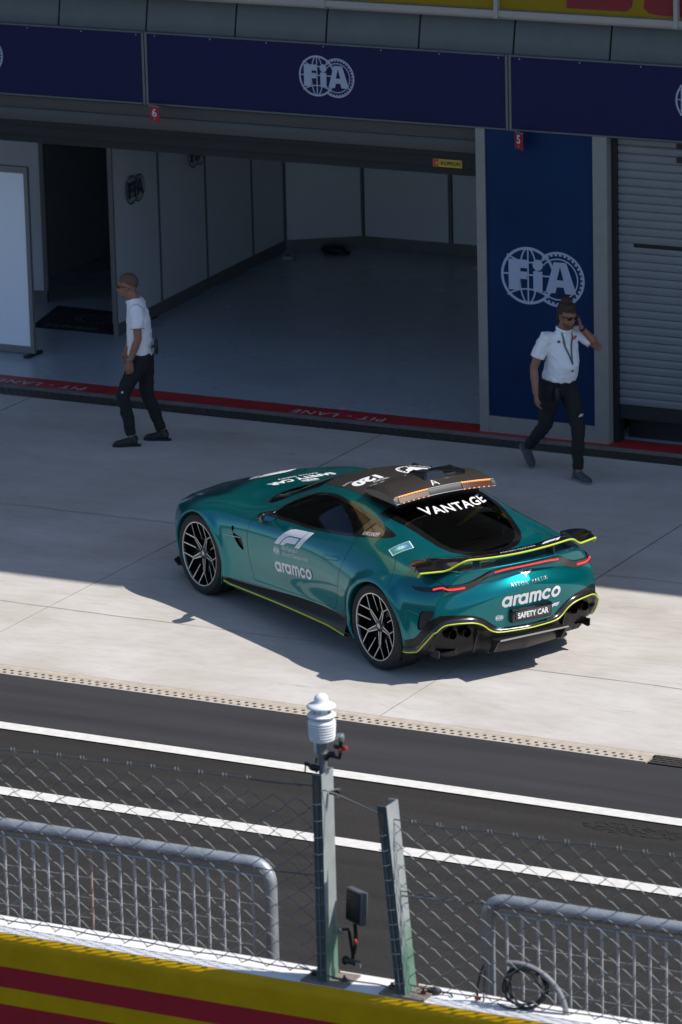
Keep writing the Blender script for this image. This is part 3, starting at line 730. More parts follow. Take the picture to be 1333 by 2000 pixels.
for s_ in (1, -1):
    for y in (.525, .648):
        mb = MB(); T = Matrix.Translation((-1.975+.15*(abs(y)-.5), s_*y, .412)) @ Matrix.Rotation(R_(-90), 4, 'Y')
        mb.lathe([(.033, -.02), (.035, .055), (.038, .060), (.042, .056), (.043, .0), (.043, -.1)], 32, T=T)
        mb.build('exhaust_tip', pipe_m, car, auto=35)
        mb = MB(); mb.lathe([(.001, -.012), (.034, -.012)], 24, T=T); mb.build('exhaust_bore', satin_black, car)
# bumper corner canards (inner black recess under the line is the bumper itself)
for s_ in (1, -1):
    mb = MB(); mb.prism([(-1.70,.22),(-1.98,.22),(-2.04,.40),(-1.98,.50),(-1.93,.50),(-1.93,.25),(-1.70,.25)], s_*.43-.004, s_*.43+.004, XZ); mb.build('bumper_strake', carbon, car)
# side blades with lime edge
for s_ in (1, -1):
    V = []; F = []; X = np.linspace(.985, -.88, 30); pts = []
    for x in X:
        k = np.clip((-.68-x)/.2, 0, 1); dz = -.03*k; dy = -.012*k
        kf = np.clip((x-.85)/.14, 0, 1)*.02
        zb = .222+.012*math.sin((x+.9)/1.9*math.pi)
        zs = .255+.048*(.98-x)
        for y, z in ((.862,zs+.008), (.885,zs-.012), (.940+dy,(zs+zb)/2+dz*.5), (.962+dy-kf,zb+.009+dz), (.962+dy-kf,zb-.009+dz), (.89,.175)): V.append((x, s_*y, z))
        pts.append((x, s_*(.965+dy-kf), zb+dz))
    for i in range(len(X)-1):
        for k in range(5): q = (i*6+k, i*6+k+1, (i+1)*6+k+1, (i+1)*6+k); F.append(q if s_ < 0 else q[::-1])
    link('side_blade', V, F, satin_black, car, smooth=True)
    mb = MB(); mb.tube(pts, .0065, 6); mb.build('side_edge_line', lime, car)
# fender strakes
for s_ in (1, -1):
    mb = MB(); P = [snap((x, s_*.95, z)) for x, z in ((.995,.630),(.92,.634),(.84,.640),(.77,.645),(.74,.648))]
    mb.tube([p+n*.004 for p, n in P], [(.003,.003),(.005,.006),(.006,.008),(.005,.006),(.002,.002)], 8, flat=(0, 0, 1)); mb.build('fender_strake', silver, car)
# panel gaps as thin dark lines
mb = MB()
for s_ in (1, -1):
    ribbon(mb, [(-1.24, s_*.60,1.0),(-1.30,s_*.70,.975),(-1.40, s_*.80,.93),(-1.47, s_*.90,.88),(-1.50, s_*.97,.78)], .005, .0008, 5)
    ribbon(mb, [(-1.52, s_*.50,.95),(-1.60, s_*.60,.94),(-1.75, s_*.70,.92),(-1.92, s_*.76,.89),(-2.02, s_*.74,.85),(-2.07, s_*.66,.81)], .005, .0008, 5)
    ribbon(mb, [(-1.93, s_*.9,.66),(-1.80, s_*.95,.645),(-1.70,s_*.97,.64)], .004, .0008, 3)
mb.build('panel_seam', satin_black, car)
# front splitter
mb = MB(); mb.prism([(2.26,-.30),(2.26,.30),(2.20,.60),(2.05,.80),(1.90,.85),(1.85,.80),(1.85,-.80),(1.90,-.85),(2.05,-.80),(2.20,-.60)], .125, .14)
mb.build('splitter', carbon, car)
# mirrors
for s_ in (1, -1):
    b0 = Vector((.40, s_*.775, .880)); mb = MB()
    mb.tube([b0+Vector((.06,-s_*.03,-.03)), b0+Vector((.02, s_*.05,.005)), b0+Vector((-.06, s_*.12,.03))], [(.045,.012),(.04,.012),(.03,.014)], 10, flat=(1,0,0))
    A = mb.build('mirror', gloss_black, car)
    mb = MB(); T = Matrix.Translation((.30, s_*.925, .935)) @ Matrix.Rotation(s_*R_(8), 4, 'Z')
    bm = bmesh.new(); bmesh.ops.create_cube(bm, size=1)
    for v in bm.verts:
        fx = v.co.x > 0; v.co = Vector((v.co.x*.095, v.co.y*(.14 if fx else .185), v.co.z*(.065 if fx else .095)))
        if fx: v.co.z -= .008
    bmesh.ops.bevel(bm, geom=list(bm.edges), offset=.03, segments=4, affect='EDGES', profile=.6)
    mb.bm(bm, 0, T); A2 = mb.build('mirror_shell', gloss_black, A, auto=60)
    mb = MB(); mb.prism([(.072*math.cos(t), .034*math.sin(t)) for t in np.linspace(0, 2*math.pi, 24, endpoint=False)], 0, .003, T @ frame((-.0485, 0, 0), (0, -1, 0), (0, 0, 1)))
    mb.build('mirror_glass', mat('mirror_silver', (.8,.8,.8), rough=.03, metal=1), A)
# ------------------------------------------------------------------ rear wing
def wing_pt(y, u):
    """u 0 (leading) .. 1 (trailing), returns top surface point"""
    a = abs(y); k = np.clip((a-.50)/.18, 0, 1); k = k*k*(3-2*k)
    xt = -2.03+.03*(a/.8)**2+.07*k+.25*max(0, a-.64); xl = -1.87+.02*a+.20*k
    zt = .985+.022*(a/.47)**2*(a < .47)+.022*(a >= .47)-.080*k
    return xl+(xt-xl)*u, zt+(-.012+.050*k)*(1-u)+.010*math.sin(u*math.pi)
V = []; F = []; Ys = np.linspace(-.86, .86, 61); Us = np.linspace(0, 1, 9); n = len(Us); edge = []
for y in Ys:
    tp = max(0, (abs(y)-.76)/.10); 
    up_, dn_ = [], []
    for u in Us:
        x, z = wing_pt(y, u); th = (.022*math.sin(math.pi*min(1, u*.9+.08))+.004)
        if tp > 0: x0, _ = wing_pt(y, 1); x = x0+(x-x0)*(1-.30*tp**2)
        up_.append((x, y, z)); dn_.append((x, y, z-th))
    V += up_+dn_[::-1]; x, z = wing_pt(y, 1); edge.append((x-.002, y, z-.003))
m2 = 2*n
for i in range(len(Ys)-1):
    for k in range(m2): F.append((i*m2+k, i*m2+(k+1) % m2, (i+1)*m2+(k+1) % m2, (i+1)*m2+k))
F += [tuple(range(m2))[::-1], tuple((len(Ys)-1)*m2+k for k in range(m2))]
WING = link('rear_wing', V, F, gloss_black, car, auto=50)
mb = MB(); mb.tube(edge, (.0080), 6)
for s_ in (1, -1):
    x, z = wing_pt(.86, 1); mb.tube([(x-.002, s_*.86, z-.003), (x+.01, s_*.865, z-.025), (x+.03, s_*.86, z-.04)], .007, 6)
mb.build('wing_edge_line', lime, WING)
for s_ in (1, -1):
    mb = MB(); x, z = wing_pt(.86, .5)
    mb.prism([(x+.02,z+.0),(x-.055,z+.008),(x-.035,z-.04),(x+.01,z-.03)], s_*.86-.004, s_*.86+.004, XZ); mb.build('wing_endplate', gloss_black, WING)
    mb = MB(); mb.prism([(-1.88,.87),(-2.00,.87),(-1.985,.985),(-1.90,.975)], s_*.36-.006, s_*.36+.006, XZ); mb.build('wing_support', gloss_black, WING)
WV = [v.co.copy() for v in WING.data.vertices]; WBV = BVHTree.FromPolygons(WV, [tuple(p.vertices) for p in WING.data.polygons])
a = text('ASTON MARTIN', .0); a.fit(w=.34, h=.022)
wrap_art('wing_lettering', a, frame((-1.965, -.02, 1.2), (0, -1, 0), (1, 0, 0)), (0, 0, -1), WBV, white_vinyl, WING)
a = f1_logo(); a.fit(w=.22, h=.045); wrap_art('wing_logo', a, frame((-1.955, -.36, 1.2), (0, -1, 0), (1, 0, 0)), (0, 0, -1), WBV, white_vinyl, WING)
# ------------------------------------------------------------------ roof light pod
V = []; F = []; prof = [(-.48,1.285,0),(-.52,1.322,0),(-.62,1.346,0),(-.78,1.352,0),(-.90,1.336,0),(-.962,1.314,0),(-.968,1.304,1),(-.992,1.268,1),(-.994,1.258,1),(-.98,1.252,0),(-.80,1.258,0),(-.60,1.264,0)]
Ys = np.linspace(-.50, .50, 33); n = len(prof)
for y in Ys:
    k = abs(y)/.50; sw = .05*k*k; dz = -.028*k*k; e = max(0, (k-.93)/.07)
    for x, z, f in prof: V.append((x-(sw if x > -.8 else sw*.35)*0-(.04*k*k if x > -.7 else 0), y*(1-.0*(x < -.9)), 1.285+(z-1.285)*(1-.35*e)+dz))
for i in range(len(Ys)-1):
    for k in range(n): F.append((i*n+k, i*n+(k+1) % n, (i+1)*n+(k+1) % n, (i+1)*n+k))
F += [tuple(range(n))[::-1], tuple((len(Ys)-1)*n+k for k in range(n))]
POD = link('roof_light_bar', V, F, carbon_roof, car, auto=35)
def podz(y, base): return base-.028*(abs(y)/.50)**2
for s_ in (1, -1):
    ya, yb = .165, .455
    V = []; F = []; Y = np.linspace(ya, yb, 9)
    for y in Y:
        for x, z in ((-.958,1.3125),(-.972,1.302),(-.996,1.268),(-.999,1.256),(-.98,1.26)): V.append((x-.003, s_*y, podz(y, z)+.001))
    for i in range(8):
        for k in range(4): q = (i*5+k, i*5+k+1, (i+1)*5+k+1, (i+1)*5+k); F.append(q if s_ < 0 else q[::-1])
    F += [tuple(range(5)), tuple(40+k for k in range(5))]
    L_ = link('amber_lens', V, F, amber_lens, POD, smooth=False)
    for i in range(12):
        mb = MB(); y = ya+.012+(yb-ya-.024)*i/11
        mb.ellip((-.970, s_*y, podz(y, 1.312)), (.007, .0105, .0075), 10, 6)
        mb.build('amber_lamp', amber, POD)
        if i % 2 == 0: mb = MB(); mb.ellip((-1.000, s_*y, podz(y, 1.262)), (.004, .010, .004), 8, 5); mb.build('amber_lamp', amber, POD)
mb = MB()
mb.tube([(-.964, y, podz(y, 1.314)) for y in np.linspace(-.49, .49, 24)], .003, 5); mb.tube([(-.998, y, podz(y, 1.262)) for y in np.linspace(-.49, .49, 24)], .003, 5)
mb.build('trim_strip', silver, POD)
mb = MB(); mb.prism([(-.55,1.18),(-.60,1.258),(-.90,1.250),(-.86,1.12)], -.40, .40, XZ); mb.build('bar_mount', satin_black, POD)
for ya_, yb_ in ((-.155,.155),(.460,.498),(-.498,-.460)):
    V = []; F = []; Y = np.linspace(ya_, yb_, 9)
    for y in Y:
        for x, z in ((-.969,1.304),(-.9935,1.268),(-.996,1.259)): V.append((x-.002, y, podz(y, z)))
    for i in range(8):
        for k in range(2): F.append((i*3+k, (i+1)*3+k, (i+1)*3+k+1, i*3+k+1))
    link('rear_panel', V, F, satin_black, POD, smooth=True)
mb = MB()       # camera housing on the centre of the roof
bm = bmesh.new(); P0 = [(-.44,-.10,1.262),(-.44,.10,1.262),(-.86,.13,1.315),(-.86,-.13,1.315)]; P1 = [(-.54,-.05,1.350),(-.54,.05,1.350),(-.82,.075,1.405),(-.82,-.075,1.405)]
v = [bm.verts.new(p) for p in P0+P1]
for f in ((0,1,2,3),(7,6,5,4),(0,4,5,1),(1,5,6,2),(2,6,7,3),(3,7,4,0)): bm.faces.new([v[i] for i in f])
bmesh.ops.recalc_face_normals(bm, faces=bm.faces); bmesh.ops.bevel(bm, geom=list(bm.edges), offset=.010, segments=2, affect='EDGES'); mb.bm(bm)
mb.bbox(-.84, -.62, -.30, -.06, 1.33, 1.372, .012); mb.tube([(-.60,-.12,1.30),(-.60,-.12,1.38)], .005, 6)
mb.build('roof_camera', gloss_black, car, auto=40)
mb = MB(); _h = snap((-.02,-.36,1.22))[0]; mb.ellip((_h.x,_h.y,_h.z), (.055,.022,.022), 16, 8); mb.build('roof_antenna', satin_black, car)
PBV = BVHTree.FromPolygons([Vector(v) for v in V] if False else [q.co.copy() for q in POD.data.vertices], [tuple(p.vertices) for p in POD.data.polygons])
a = Art(); a.stroke([(-.5,0),(0,1),(.5,0)], .16); a.stroke([(-.3,.35),(.3,.35)], .10); a.fit(w=.075, h=.09)
wrap_art('bar_emblem', a, frame((-.90,.06,1.5), (0,-1,0), (1,0,0)), (0,0,-1), PBV, white_vinyl, POD, lift=.003)
# ------------------------------------------------------------------ lettering on the car
DN = (0, 0, -1)
TOPU, TOPV = (0, 1, 0), (-1, 0, 0)
def T_top(x, y): return frame((x, y, 2), TOPU, TOPV)
a = text('120', .06); a.fit(w=.26, h=.135); a.t = [t for t in a.t]
wrap_art('roof_lettering', a, T_top(-.27, .30), DN, BV, white_vinyl, car, lift=.004)
a = text('1904-2024'); a.fit(w=.15, h=.028); wrap_art('roof_lettering', a, T_top(-.185-.18, .22), DN, BV, white_vinyl, car, lift=.004)
a = text('YEARS'); a.fit(w=.09, h=.024); wrap_art('roof_lettering', a, T_top(-.17, .42), DN, BV, white_vinyl, car, lift=.004)
a = Art(); a.arc((0,0), 1, 0, 360, .10, 40); 
for k in range(0, 360, 15): a.stroke([(.84*math.cos(R_(k)), .84*math.sin(R_(k))), (.96*math.cos(R_(k)), .96*math.sin(R_(k)))], .12)
a.poly([(-.75,.45),(-.2,.1),(-.15,.55),(0,.7),(.15,.55),(.2,.1),(.75,.45),(.62,-.05),(.25,-.3),(.12,-.7),(0,-.55),(-.12,-.7),(-.25,-.3),(-.62,-.05)])
a.fit(w=.34); wrap_art('roof_emblem', a, T_top(-.27,-.19), DN, BV, white_vinyl, car, lift=.004)
a = text('SAFETY CAR', .045); a.fit(w=.66, h=.10); wrap_art('hood_lettering', a, T_top(1.25, -.03), DN, BV, white_vinyl, car)
a = text('Drive Safely', .01); a.fit(w=.40, h=.05); wrap_art('hood_lettering', a, T_top(1.36, -.05), DN, BV, white_vinyl, car)
a = fia_logo(); a.fit(w=.16); wrap_art('hood_logo', a, T_top(1.12,-.03), DN, BV, white_vinyl, car)
a = f1_logo(); a.fit(w=.60, h=.17); wrap_art('hood_logo', a, T_top(1.72,-.03), DN, BV, white_vinyl, car)
SD = (0, -1, 0)
def T_side(x, z, k=.09): return frame((x, 2, z), (-1, 0, k), (k, 0, 1))
a = f1_logo(); a.fit(w=.50, h=.135); wrap_art('door_logo', a, T_side(.01, .793), SD, BV, white_vinyl, car)
a = fia_logo(); a.fit(w=.10); wrap_art('door_logo', a, T_side(.213,.650), SD, BV, white_vinyl, car)
a = text('FIA Formula 1', -.002); a.fit(w=.22, h=.036); wrap_art('door_lettering', a, T_side(.02,.700), SD, BV, white_vinyl, car)
a = text('World Championship', -.002); a.fit(w=.40, h=.044); wrap_art('door_lettering', a, T_side(-.07,.655), SD, BV, white_vinyl, car)
a = aramco(); a.fit(w=.58, h=.090); wrap_art('door_lettering', a, T_side(-.03,.533), SD, BV, white_vinyl, car)
a = text('B.MAYLANDER', .0); a.fit(w=.175, h=.024); wrap_art('window_lettering', a, T_side(-.90,1.003,.10), SD, BV, white_vinyl, car)
TD = (1, 0, 0)
def T_tail(y, z): return frame((-3, y, z), (0, -1, 0), (0, 0, 1))
a = text('VANTAGE', .02, 1.08); a.fit(w=.64, h=.036); wrap_art('tail_lettering', a, T_tail(-.045,1.146), TD, BV, white_vinyl, car, lift=.008)
a = aramco(); a.fit(w=.575, h=.098); wrap_art('tail_lettering', a, T_tail(-.032,.637), TD, BV, white_vinyl, car)
a = text('ASTON MARTIN', -.004, 1.5); a.fit(w=.36, h=.028); wrap_art('tail_lettering', a, T_tail(-.01,.768), TD, BV, silver, car, lift=.004)
a = Art(); a.poly([(-1,.28),(-.35,.22),(-.2,.05),(.2,.05),(.35,.22),(1,.28),(.75,0),(.3,-.15),(0,-.2),(-.3,-.15),(-.75,0)]); a.fit(w=.13, h=.026)
wrap_art('tail_badge', a, T_tail(-.0,.838), TD, BV, silver, car, lift=.005)
a = fia_logo(); a.fit(w=.075); wrap_art('tail_logo', a, T_tail(.262,.506), TD, BV, white_vinyl, car)
a = f1_logo(); a.fit(w=.10, h=.03); wrap_art('tail_logo', a, T_tail(-.283,.516), TD, BV, white_vinyl, car)
mb = MB(); mb.bbox(-2.155,-2.08,-.224,.170,.450,.567,.012); PL = mb.build('number_plate', gloss_black, car)
mb = MB(); mb.bbox(-2.163,-2.155,-.195,.141,.477,.542,.003); mb.build('plate_face', mat('plate_grey', (.05,.052,.055), rough=.5), PL)
a = text('SAFETY CAR', .03); a.fit(w=.30, h=.048); place_art('plate_lettering', a, frame((-2.1635,-.027,.509), (0,-1,0), (0,0,1)), white_vinyl, PL, lift=.001)
# square energy sticker on the rear quarter
Rq = lambda x, z: T_side(x, z)
a = Art(); a.poly([(-.5,-.5),(.5,-.5),(.5,.5),(-.5,.5)])
def rot(a, d, k): 
    c, s = math.cos(R_(d)), math.sin(R_(d)); a.t = [tuple((k*(p[0]*c-p[1]*s), k*(p[0]*s+p[1]*c)) for p in t[:3])+(t[3],) for t in a.t]; return a
def qq(a): a.t = [tuple((p[0]*.70, p[1]*1.25) for p in t[:3])+(t[3],) for t in a.t]; return a
P_ = snap((-1.30,.66,.985)); 
def T_q(): n = P_[1]; u = Vector((-1,0,-.12)); u = (u-n*u.dot(n)).normalized(); return frame(P_[0]+n*.5, u, n.cross(u)), -n
TQ, DQ = T_q()
wrap_art('sticker_rim', rot(qq(a), -16, .150), TQ, DQ, BV, white_vinyl, car)
a = Art(); a.poly([(-.5,-.5),(.5,-.5),(.5,.5),(-.5,.5)])
sm = mat('sticker_blue_green', (.05,.12,.50), rough=.4, nscale=9, col2=(.04,.32,.10), detail=1)
wrap_art('sticker', rot(qq(a), -16, .136), TQ, DQ, BV, sm, car, lift=.003)
a = Art()
for k in range(12): t = k*30+8; a.poly([(0.06*math.cos(R_(t-60)), .06*math.sin(R_(t-60))), (.42*math.cos(R_(t)), .42*math.sin(R_(t))), (.06*math.cos(R_(t+60)), .06*math.sin(R_(t+60)))])
wrap_art('sticker_star', rot(qq(a), -16, .136), TQ, DQ, BV, mat('sticker_pale', (.45,.62,.85), rough=.4), car, lift=.0036)
# fuel flap seam
mb = MB()
cfl = smooth_poly([(-1.02,.84),(-1.02,.84)], 1)
# yellow graphic on quarter window's lower body
car_obj_count = len(car.children)
# ================================================================== GROUND
def mixmat(name, build):
    m = bpy.data.materials.new(name); m.use_nodes = True; MATS[name] = m; build(m.node_tree, m.node_tree.nodes['Principled BSDF']); return m
def N(nt, t, **k):
    n = nt.nodes.new(t)
    for a, b in k.items():
        if a.startswith('i_'):
            key = a[2:].replace('_', ' '); n.inputs[key if not key.isdigit() else int(key)].default_value = b
        else: setattr(n, a, b)
    return n
def ramp(nt, src, p0, c0, p1, c1):
    r = N(nt, 'ShaderNodeValToRGB'); e = r.color_ramp.elements; e[0].position, e[0].color, e[1].position, e[1].color = p0, (*c0, 1), p1, (*c1, 1)
    nt.links.new(src, r.inputs[0]); return r
def conc(nt, b):
    tc = N(nt, 'ShaderNodeTexCoord'); mp = N(nt, 'ShaderNodeMapping'); mp.inputs['Scale'].default_value = (.55, 1.6, 1); nt.links.new(tc.outputs['Object'], mp.inputs[0])
    n1 = N(nt, 'ShaderNodeTexNoise', i_Scale=1.1, i_Detail=8.0, i_Roughness=.62); nt.links.new(mp.outputs[0], n1.inputs[0])
    n2 = N(nt, 'ShaderNodeTexNoise', i_Scale=9.0, i_Detail=8.0, i_Roughness=.7); nt.links.new(mp.outputs[0], n2.inputs[0])
    n3 = N(nt, 'ShaderNodeTexNoise', i_Scale=.9, i_Detail=3.0); nt.links.new(tc.outputs['Object'], n3.inputs[0])
    r1 = ramp(nt, n1.outputs[0], .34, (.50, .472, .435), .66, (.59, .565, .535))
    r2 = ramp(nt, n2.outputs[0], .25, (.86, .85, .84), .55, (1, 1, 1))
    r3 = ramp(nt, n3.outputs[0], .36, (.90, .88, .85), .60, (1, 1, 1))
    m1 = N(nt, 'ShaderNodeMixRGB', blend_type='MULTIPLY', i_Fac=1.0); m2 = N(nt, 'ShaderNodeMixRGB', blend_type='MULTIPLY', i_Fac=1.0)
    nt.links.new(r1.outputs[0], m1.inputs[1]); nt.links.new(r2.outputs[0], m1.inputs[2]); nt.links.new(m1.outputs[0], m2.inputs[1]); nt.links.new(r3.outputs[0], m2.inputs[2])
    # sparse dark scuffs
    mp2 = N(nt, 'ShaderNodeMapping'); mp2.inputs['Scale'].default_value = (.6, 2.4, 1); mp2.inputs['Rotation'].default_value = (0, 0, .25); nt.links.new(tc.outputs['Object'], mp2.inputs[0])
    n4 = N(nt, 'ShaderNodeTexNoise', i_Scale=3.2, i_Detail=10.0, i_Roughness=.75, i_Distortion=.6); nt.links.new(mp2.outputs[0], n4.inputs[0])
    r4 = ramp(nt, n4.outputs[0], .28, (.55, .53, .50), .40, (1, 1, 1)); m3 = N(nt, 'ShaderNodeMixRGB', blend_type='MULTIPLY', i_Fac=1.0)
    nt.links.new(m2.outputs[0], m3.inputs[1]); nt.links.new(r4.outputs[0], m3.inputs[2])
    nt.links.new(m3.outputs[0], b.inputs['Base Color']); b.inputs['Roughness'].default_value = .8
    bp = N(nt, 'ShaderNodeBump', i_Strength=.25, i_Distance=.01); nt.links.new(n2.outputs[0], bp.inputs['Height']); nt.links.new(bp.outputs[0], b.inputs['Normal'])
concrete = mixmat('pale_concrete', conc)
def asph(c0, c1):
    def f(nt, b):
        tc = N(nt, 'ShaderNodeTexCoord'); n1 = N(nt, 'ShaderNodeTexNoise', i_Scale=2.2, i_Detail=6.0); n2 = N(nt, 'ShaderNodeTexNoise', i_Scale=160.0, i_Detail=2.0)
        mp = N(nt, 'ShaderNodeMapping'); mp.inputs['Scale'].default_value = (.12, 1.9, 1); nt.links.new(tc.outputs['Object'], mp.inputs[0])
        nt.links.new(mp.outputs[0], n1.inputs[0]); nt.links.new(tc.outputs['Object'], n2.inputs[0])
        r1 = ramp(nt, n1.outputs[0], .3, c0, .7, c1); r2 = ramp(nt, n2.outputs[0], .35, (.6, .6, .6), .7, (1.35, 1.35, 1.35))
        m1 = N(nt, 'ShaderNodeMixRGB', blend_type='MULTIPLY', i_Fac=1.0); nt.links.new(r1.outputs[0], m1.inputs[1]); nt.links.new(r2.outputs[0], m1.inputs[2])
        nt.links.new(m1.outputs[0], b.inputs['Base Color']); b.inputs['Roughness'].default_value = .85; b.inputs['Specular IOR Level'].default_value = .25
        bp = N(nt, 'ShaderNodeBump', i_Strength=.5, i_Distance=.004); nt.links.new(n2.outputs[0], bp.inputs['Height']); nt.links.new(bp.outputs[0], b.inputs['Normal'])
    return f
asphalt_a = mixmat('grey_asphalt', asph((.033, .033, .035), (.050, .050, .053)))
asphalt_b = mixmat('brown_asphalt', asph((.024, .0225, .0215), (.039, .036, .034)))
def sheet(name, x0, x1, y0, y1, z, m, kind='structure', step=None):
    o = link(name, [(x0,y0,z),(x1,y0,z),(x1,y1,z),(x0,y1,z)], [(0,1,2,3)], m); tag(o, kind=kind); return o
sheet('ground', -400, 400, -400, 400, -.06, asphalt_b)
sheet('apron', -60, 60, -2.52, 5.30, 0, concrete)
sheet('pit_lane', -60, 60, -3.90, -2.73, -.012, asphalt_a)
sheet('track_lane', -60, 60, -40, -3.90, -.016, asphalt_b)
white_paint = mat('road_white', (.66, .64, .60), rough=.75, noise=.10, nscale=14)
sheet('lane_line', -60, 60, -3.950, -3.805, -.006, white_paint)
sheet('lane_line', -60, 60, -5.305, -5.150, -.008, white_paint)
joint_m = mat('joint_filler', (.16, .15, .14), rough=.9, noise=.5, nscale=2)
mb = MB()
for k in range(-6, 8): x = -2.69+3.94*k; mb.box(x-.005, x+.005, 0.9, 5.30, .0, .0015); mb.box(x-.0022, x+.0022, -2.52, .9, .0, .0012)  # joints drawn thinner across the sunlit part so they fade in the sun
tag(mb.build('expansion_joints', joint_m, auto=None), kind='structure')
crack_m = mat('hairline_crack', (.30, .28, .255), rough=.9)
mb = MB(); rng = random.Random(4)
def crackline(x0, y0, x1, y1, n, w, j):
    P = [Vector((x0+(x1-x0)*t+rng.uniform(-j, j), y0+(y1-y0)*t+rng.uniform(-j, j), .0025)) for t in np.linspace(0, 1, n)]
    for a, b in zip(P, P[1:]):
        d = (b-a).normalized(); q = Vector((-d.y, d.x, 0))*w*rng.uniform(.6, 1.2); mb.add([a+q, a-q, b-q, b+q], [(0,1,2,3)])
crackline(-9, -.95, 9, -1.0, 60, .004, .012); crackline(-9, 1.75, 9, 1.72, 60, .004, .012); 
pass
tag(mb.build('hairline_cracks', crack_m, auto=None), kind='structure')
# near slot drain with two staggered rows of openings
sand = mat('sandy_concrete', (.46, .40, .33), rough=.85, noise=.15, nscale=12, bump=.3, bscale=60)
hole = mat('drain_hole', (.06, .048, .038), rough=.9)
mb = MB(); hb = MB()
X0, X1, PCH = -14, 3.60, .072
sheet('drain_edge', X0, X1, -2.60, -2.52, -.001, sand)
mb.box(X0, X1, -2.735, -2.60, -.02, -.002)
k = 0; x = X0
while x < X1-.1:
    j = rng.uniform(-.004, .004)
    hb.box(x+j, x+.026+j, -2.650, -2.626, -.0025, .0008); hb.box(x+.036+j, x+.062+j, -2.708, -2.684, -.0025, .0008); x += PCH
tag(mb.build('slot_drain', sand, auto=None), kind='structure'); tag(hb.build('drain_slots', hole, auto=None), kind='structure')
iron = mat('cast_iron', (.085, .083, .08), rough=.55, metal=.5)
def grate(x0, x1, y0, y1, z, px, name):
    hb = MB(); hb.box(x0, x1, y0, y1, z-.03, z-.006); tag(hb.build(name+'_channel', hole, auto=None), kind='structure')
    g = MB(); x = x0; i = 0; ys = np.linspace(y0, y1, 5)
    for y in ys: g.box(x0, x1, y-.006, y+.006, z-.006, z)
    while x < x1:
        for r in range(4): xx = x+(px/2 if r % 2 else 0); g.box(xx, xx+px*.22, ys[r]+.006, ys[r+1]-.006, z-.007, z-.001)
        x += px
    tag(g.build(name, iron, auto=None), kind='structure')
grate(3.62, 9, -2.735, -2.56, .0, .075, 'drain_grate')
sheet('drain_edge', 3.60, 9, -2.56, -2.52, -.001, sand)
tag(MB().box(-14, 14, 5.30, 5.345, -.02, .002).build('drain_frame', iron, auto=None), kind='structure')
grate(-14, 14, 5.345, 5.56, .0, .085, 'garage_drain_grate')
dusty = mat('dusty_concrete', (.20, .185, .17), rough=.9, noise=.25, nscale=5)
sheet('threshold', -30, 30, 5.56, 5.70, .001, dusty)
red_paint = mat('red_floor_paint', (.42, .022, .026), rough=.55, noise=.18, nscale=4)
sheet('red_threshold', -30, 30, 5.70, 6.0, .003, red_paint)
def resin(nt, b):
    tc = N(nt, 'ShaderNodeTexCoord'); n1 = N(nt, 'ShaderNodeTexNoise', i_Scale=.8, i_Detail=5.0); nt.links.new(tc.outputs['Object'], n1.inputs[0])
    r1 = ramp(nt, n1.outputs[0], .3, (.38, .42, .47), .7, (.43, .47, .52)); nt.links.new(r1.outputs[0], b.inputs['Base Color'])
    r2 = ramp(nt, n1.outputs[0], .3, (.22, .22, .22), .7, (.34, .34, .34)); nt.links.new(r2.outputs[0], b.inputs['Roughness'])
floor_m = mixmat('grey_resin_floor', resin)
sheet('garage_floor', -14, -1.9, 6.0, 14, .005, floor_m)
sheet('garage_floor', -.6, 12, 6.0, 14, .005, floor_m)
pl_white = mat('faded_white', (.55, .50, .50), rough=.7)
for x in (-3.41, -6.80, -10.3):
    a = text('PIT - LANE', .01, 1.15); a.fit(w=1.02, h=.125)
    tag(place_art('pit_lane_lettering', a, frame((x, 5.785, .007), (-1, 0, 0), (0, -1, 0)), pl_white, step=0), kind='structure')
# patch of rough asphalt by the line
mb = MB(); rng = random.Random(8)
for i in range(420):
    a = rng.uniform(0, 2*math.pi); r = math.sqrt(rng.random()); x = 4.15+.42*r*math.cos(a); y = -4.16+.11*r*math.sin(a)
    s = rng.uniform(.006, .014); mb.box(x-s*1.2, x+s*1.2, y-s*.7, y+s*.7, -.020, -.014+rng.uniform(-.002, .003), T=None)
tag(mb.build('loose_asphalt', asphalt_b, auto=None), kind='stuff')
# ================================================================== PIT BUILDING
alu = mat('grey_aluminium', (.19, .185, .18), rough=.5, metal=.2, noise=.08, nscale=6)
alu_l = mat('pale_frame', (.24, .235, .225), rough=.5, noise=.06, nscale=8)
clad = mat('bluegrey_cladding', (.105, .125, .132), rough=.42, noise=.07, nscale=5)
slat_m = mat('grey_shutter', (.20, .215, .23), rough=.5, metal=.1, noise=.06, nscale=4)
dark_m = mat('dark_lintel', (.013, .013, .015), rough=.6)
render_m = mat('pale_render', (.50, .50, .49), rough=.8, noise=.05, nscale=2)
panel_m = mat('white_wall_panel', (.68, .69, .71), rough=.45, noise=.03, nscale=2)
navy = mat('navy_print', (.0065, .0085, .062), rough=.55, noise=.10, nscale=1.2, spec=.25)
blue_p = mat('blue_print', (.001, .016, .062), rough=.55, col2=(.001, .026, .095), nscale=.9, spec=.2)
logo_w = mat('pale_blue_print', (.36, .41, .55), rough=.5)
bld = empty('pit_building', (0, 6, 0), 0, 'long grey pit building with an open garage and roller shutters', 'building')
def bpart(mb, name, m, auto=40):
    o = mb.build(name, m, bld, auto=auto); o.matrix_parent_inverse = Matrix.Translation((0, -6, 0)); return o
mb = MB(); mb.box(-60, 5.8, 2.0, 16, 10.2, 10.6); mb.box(5.8, 60, 4.03, 16, 10.2, 10.6); mb.box(5.8, 60, 3.52, 3.70, 10.2, 10.3)
bpart(mb, 'roof', render_m)
mb = MB(); mb.box(5.8, 60, 3.70, 4.03, 10.24, 10.26); bpart(mb, 'roof_glazing', glass('smoked_roof_glass', (.10, .115, .105)))
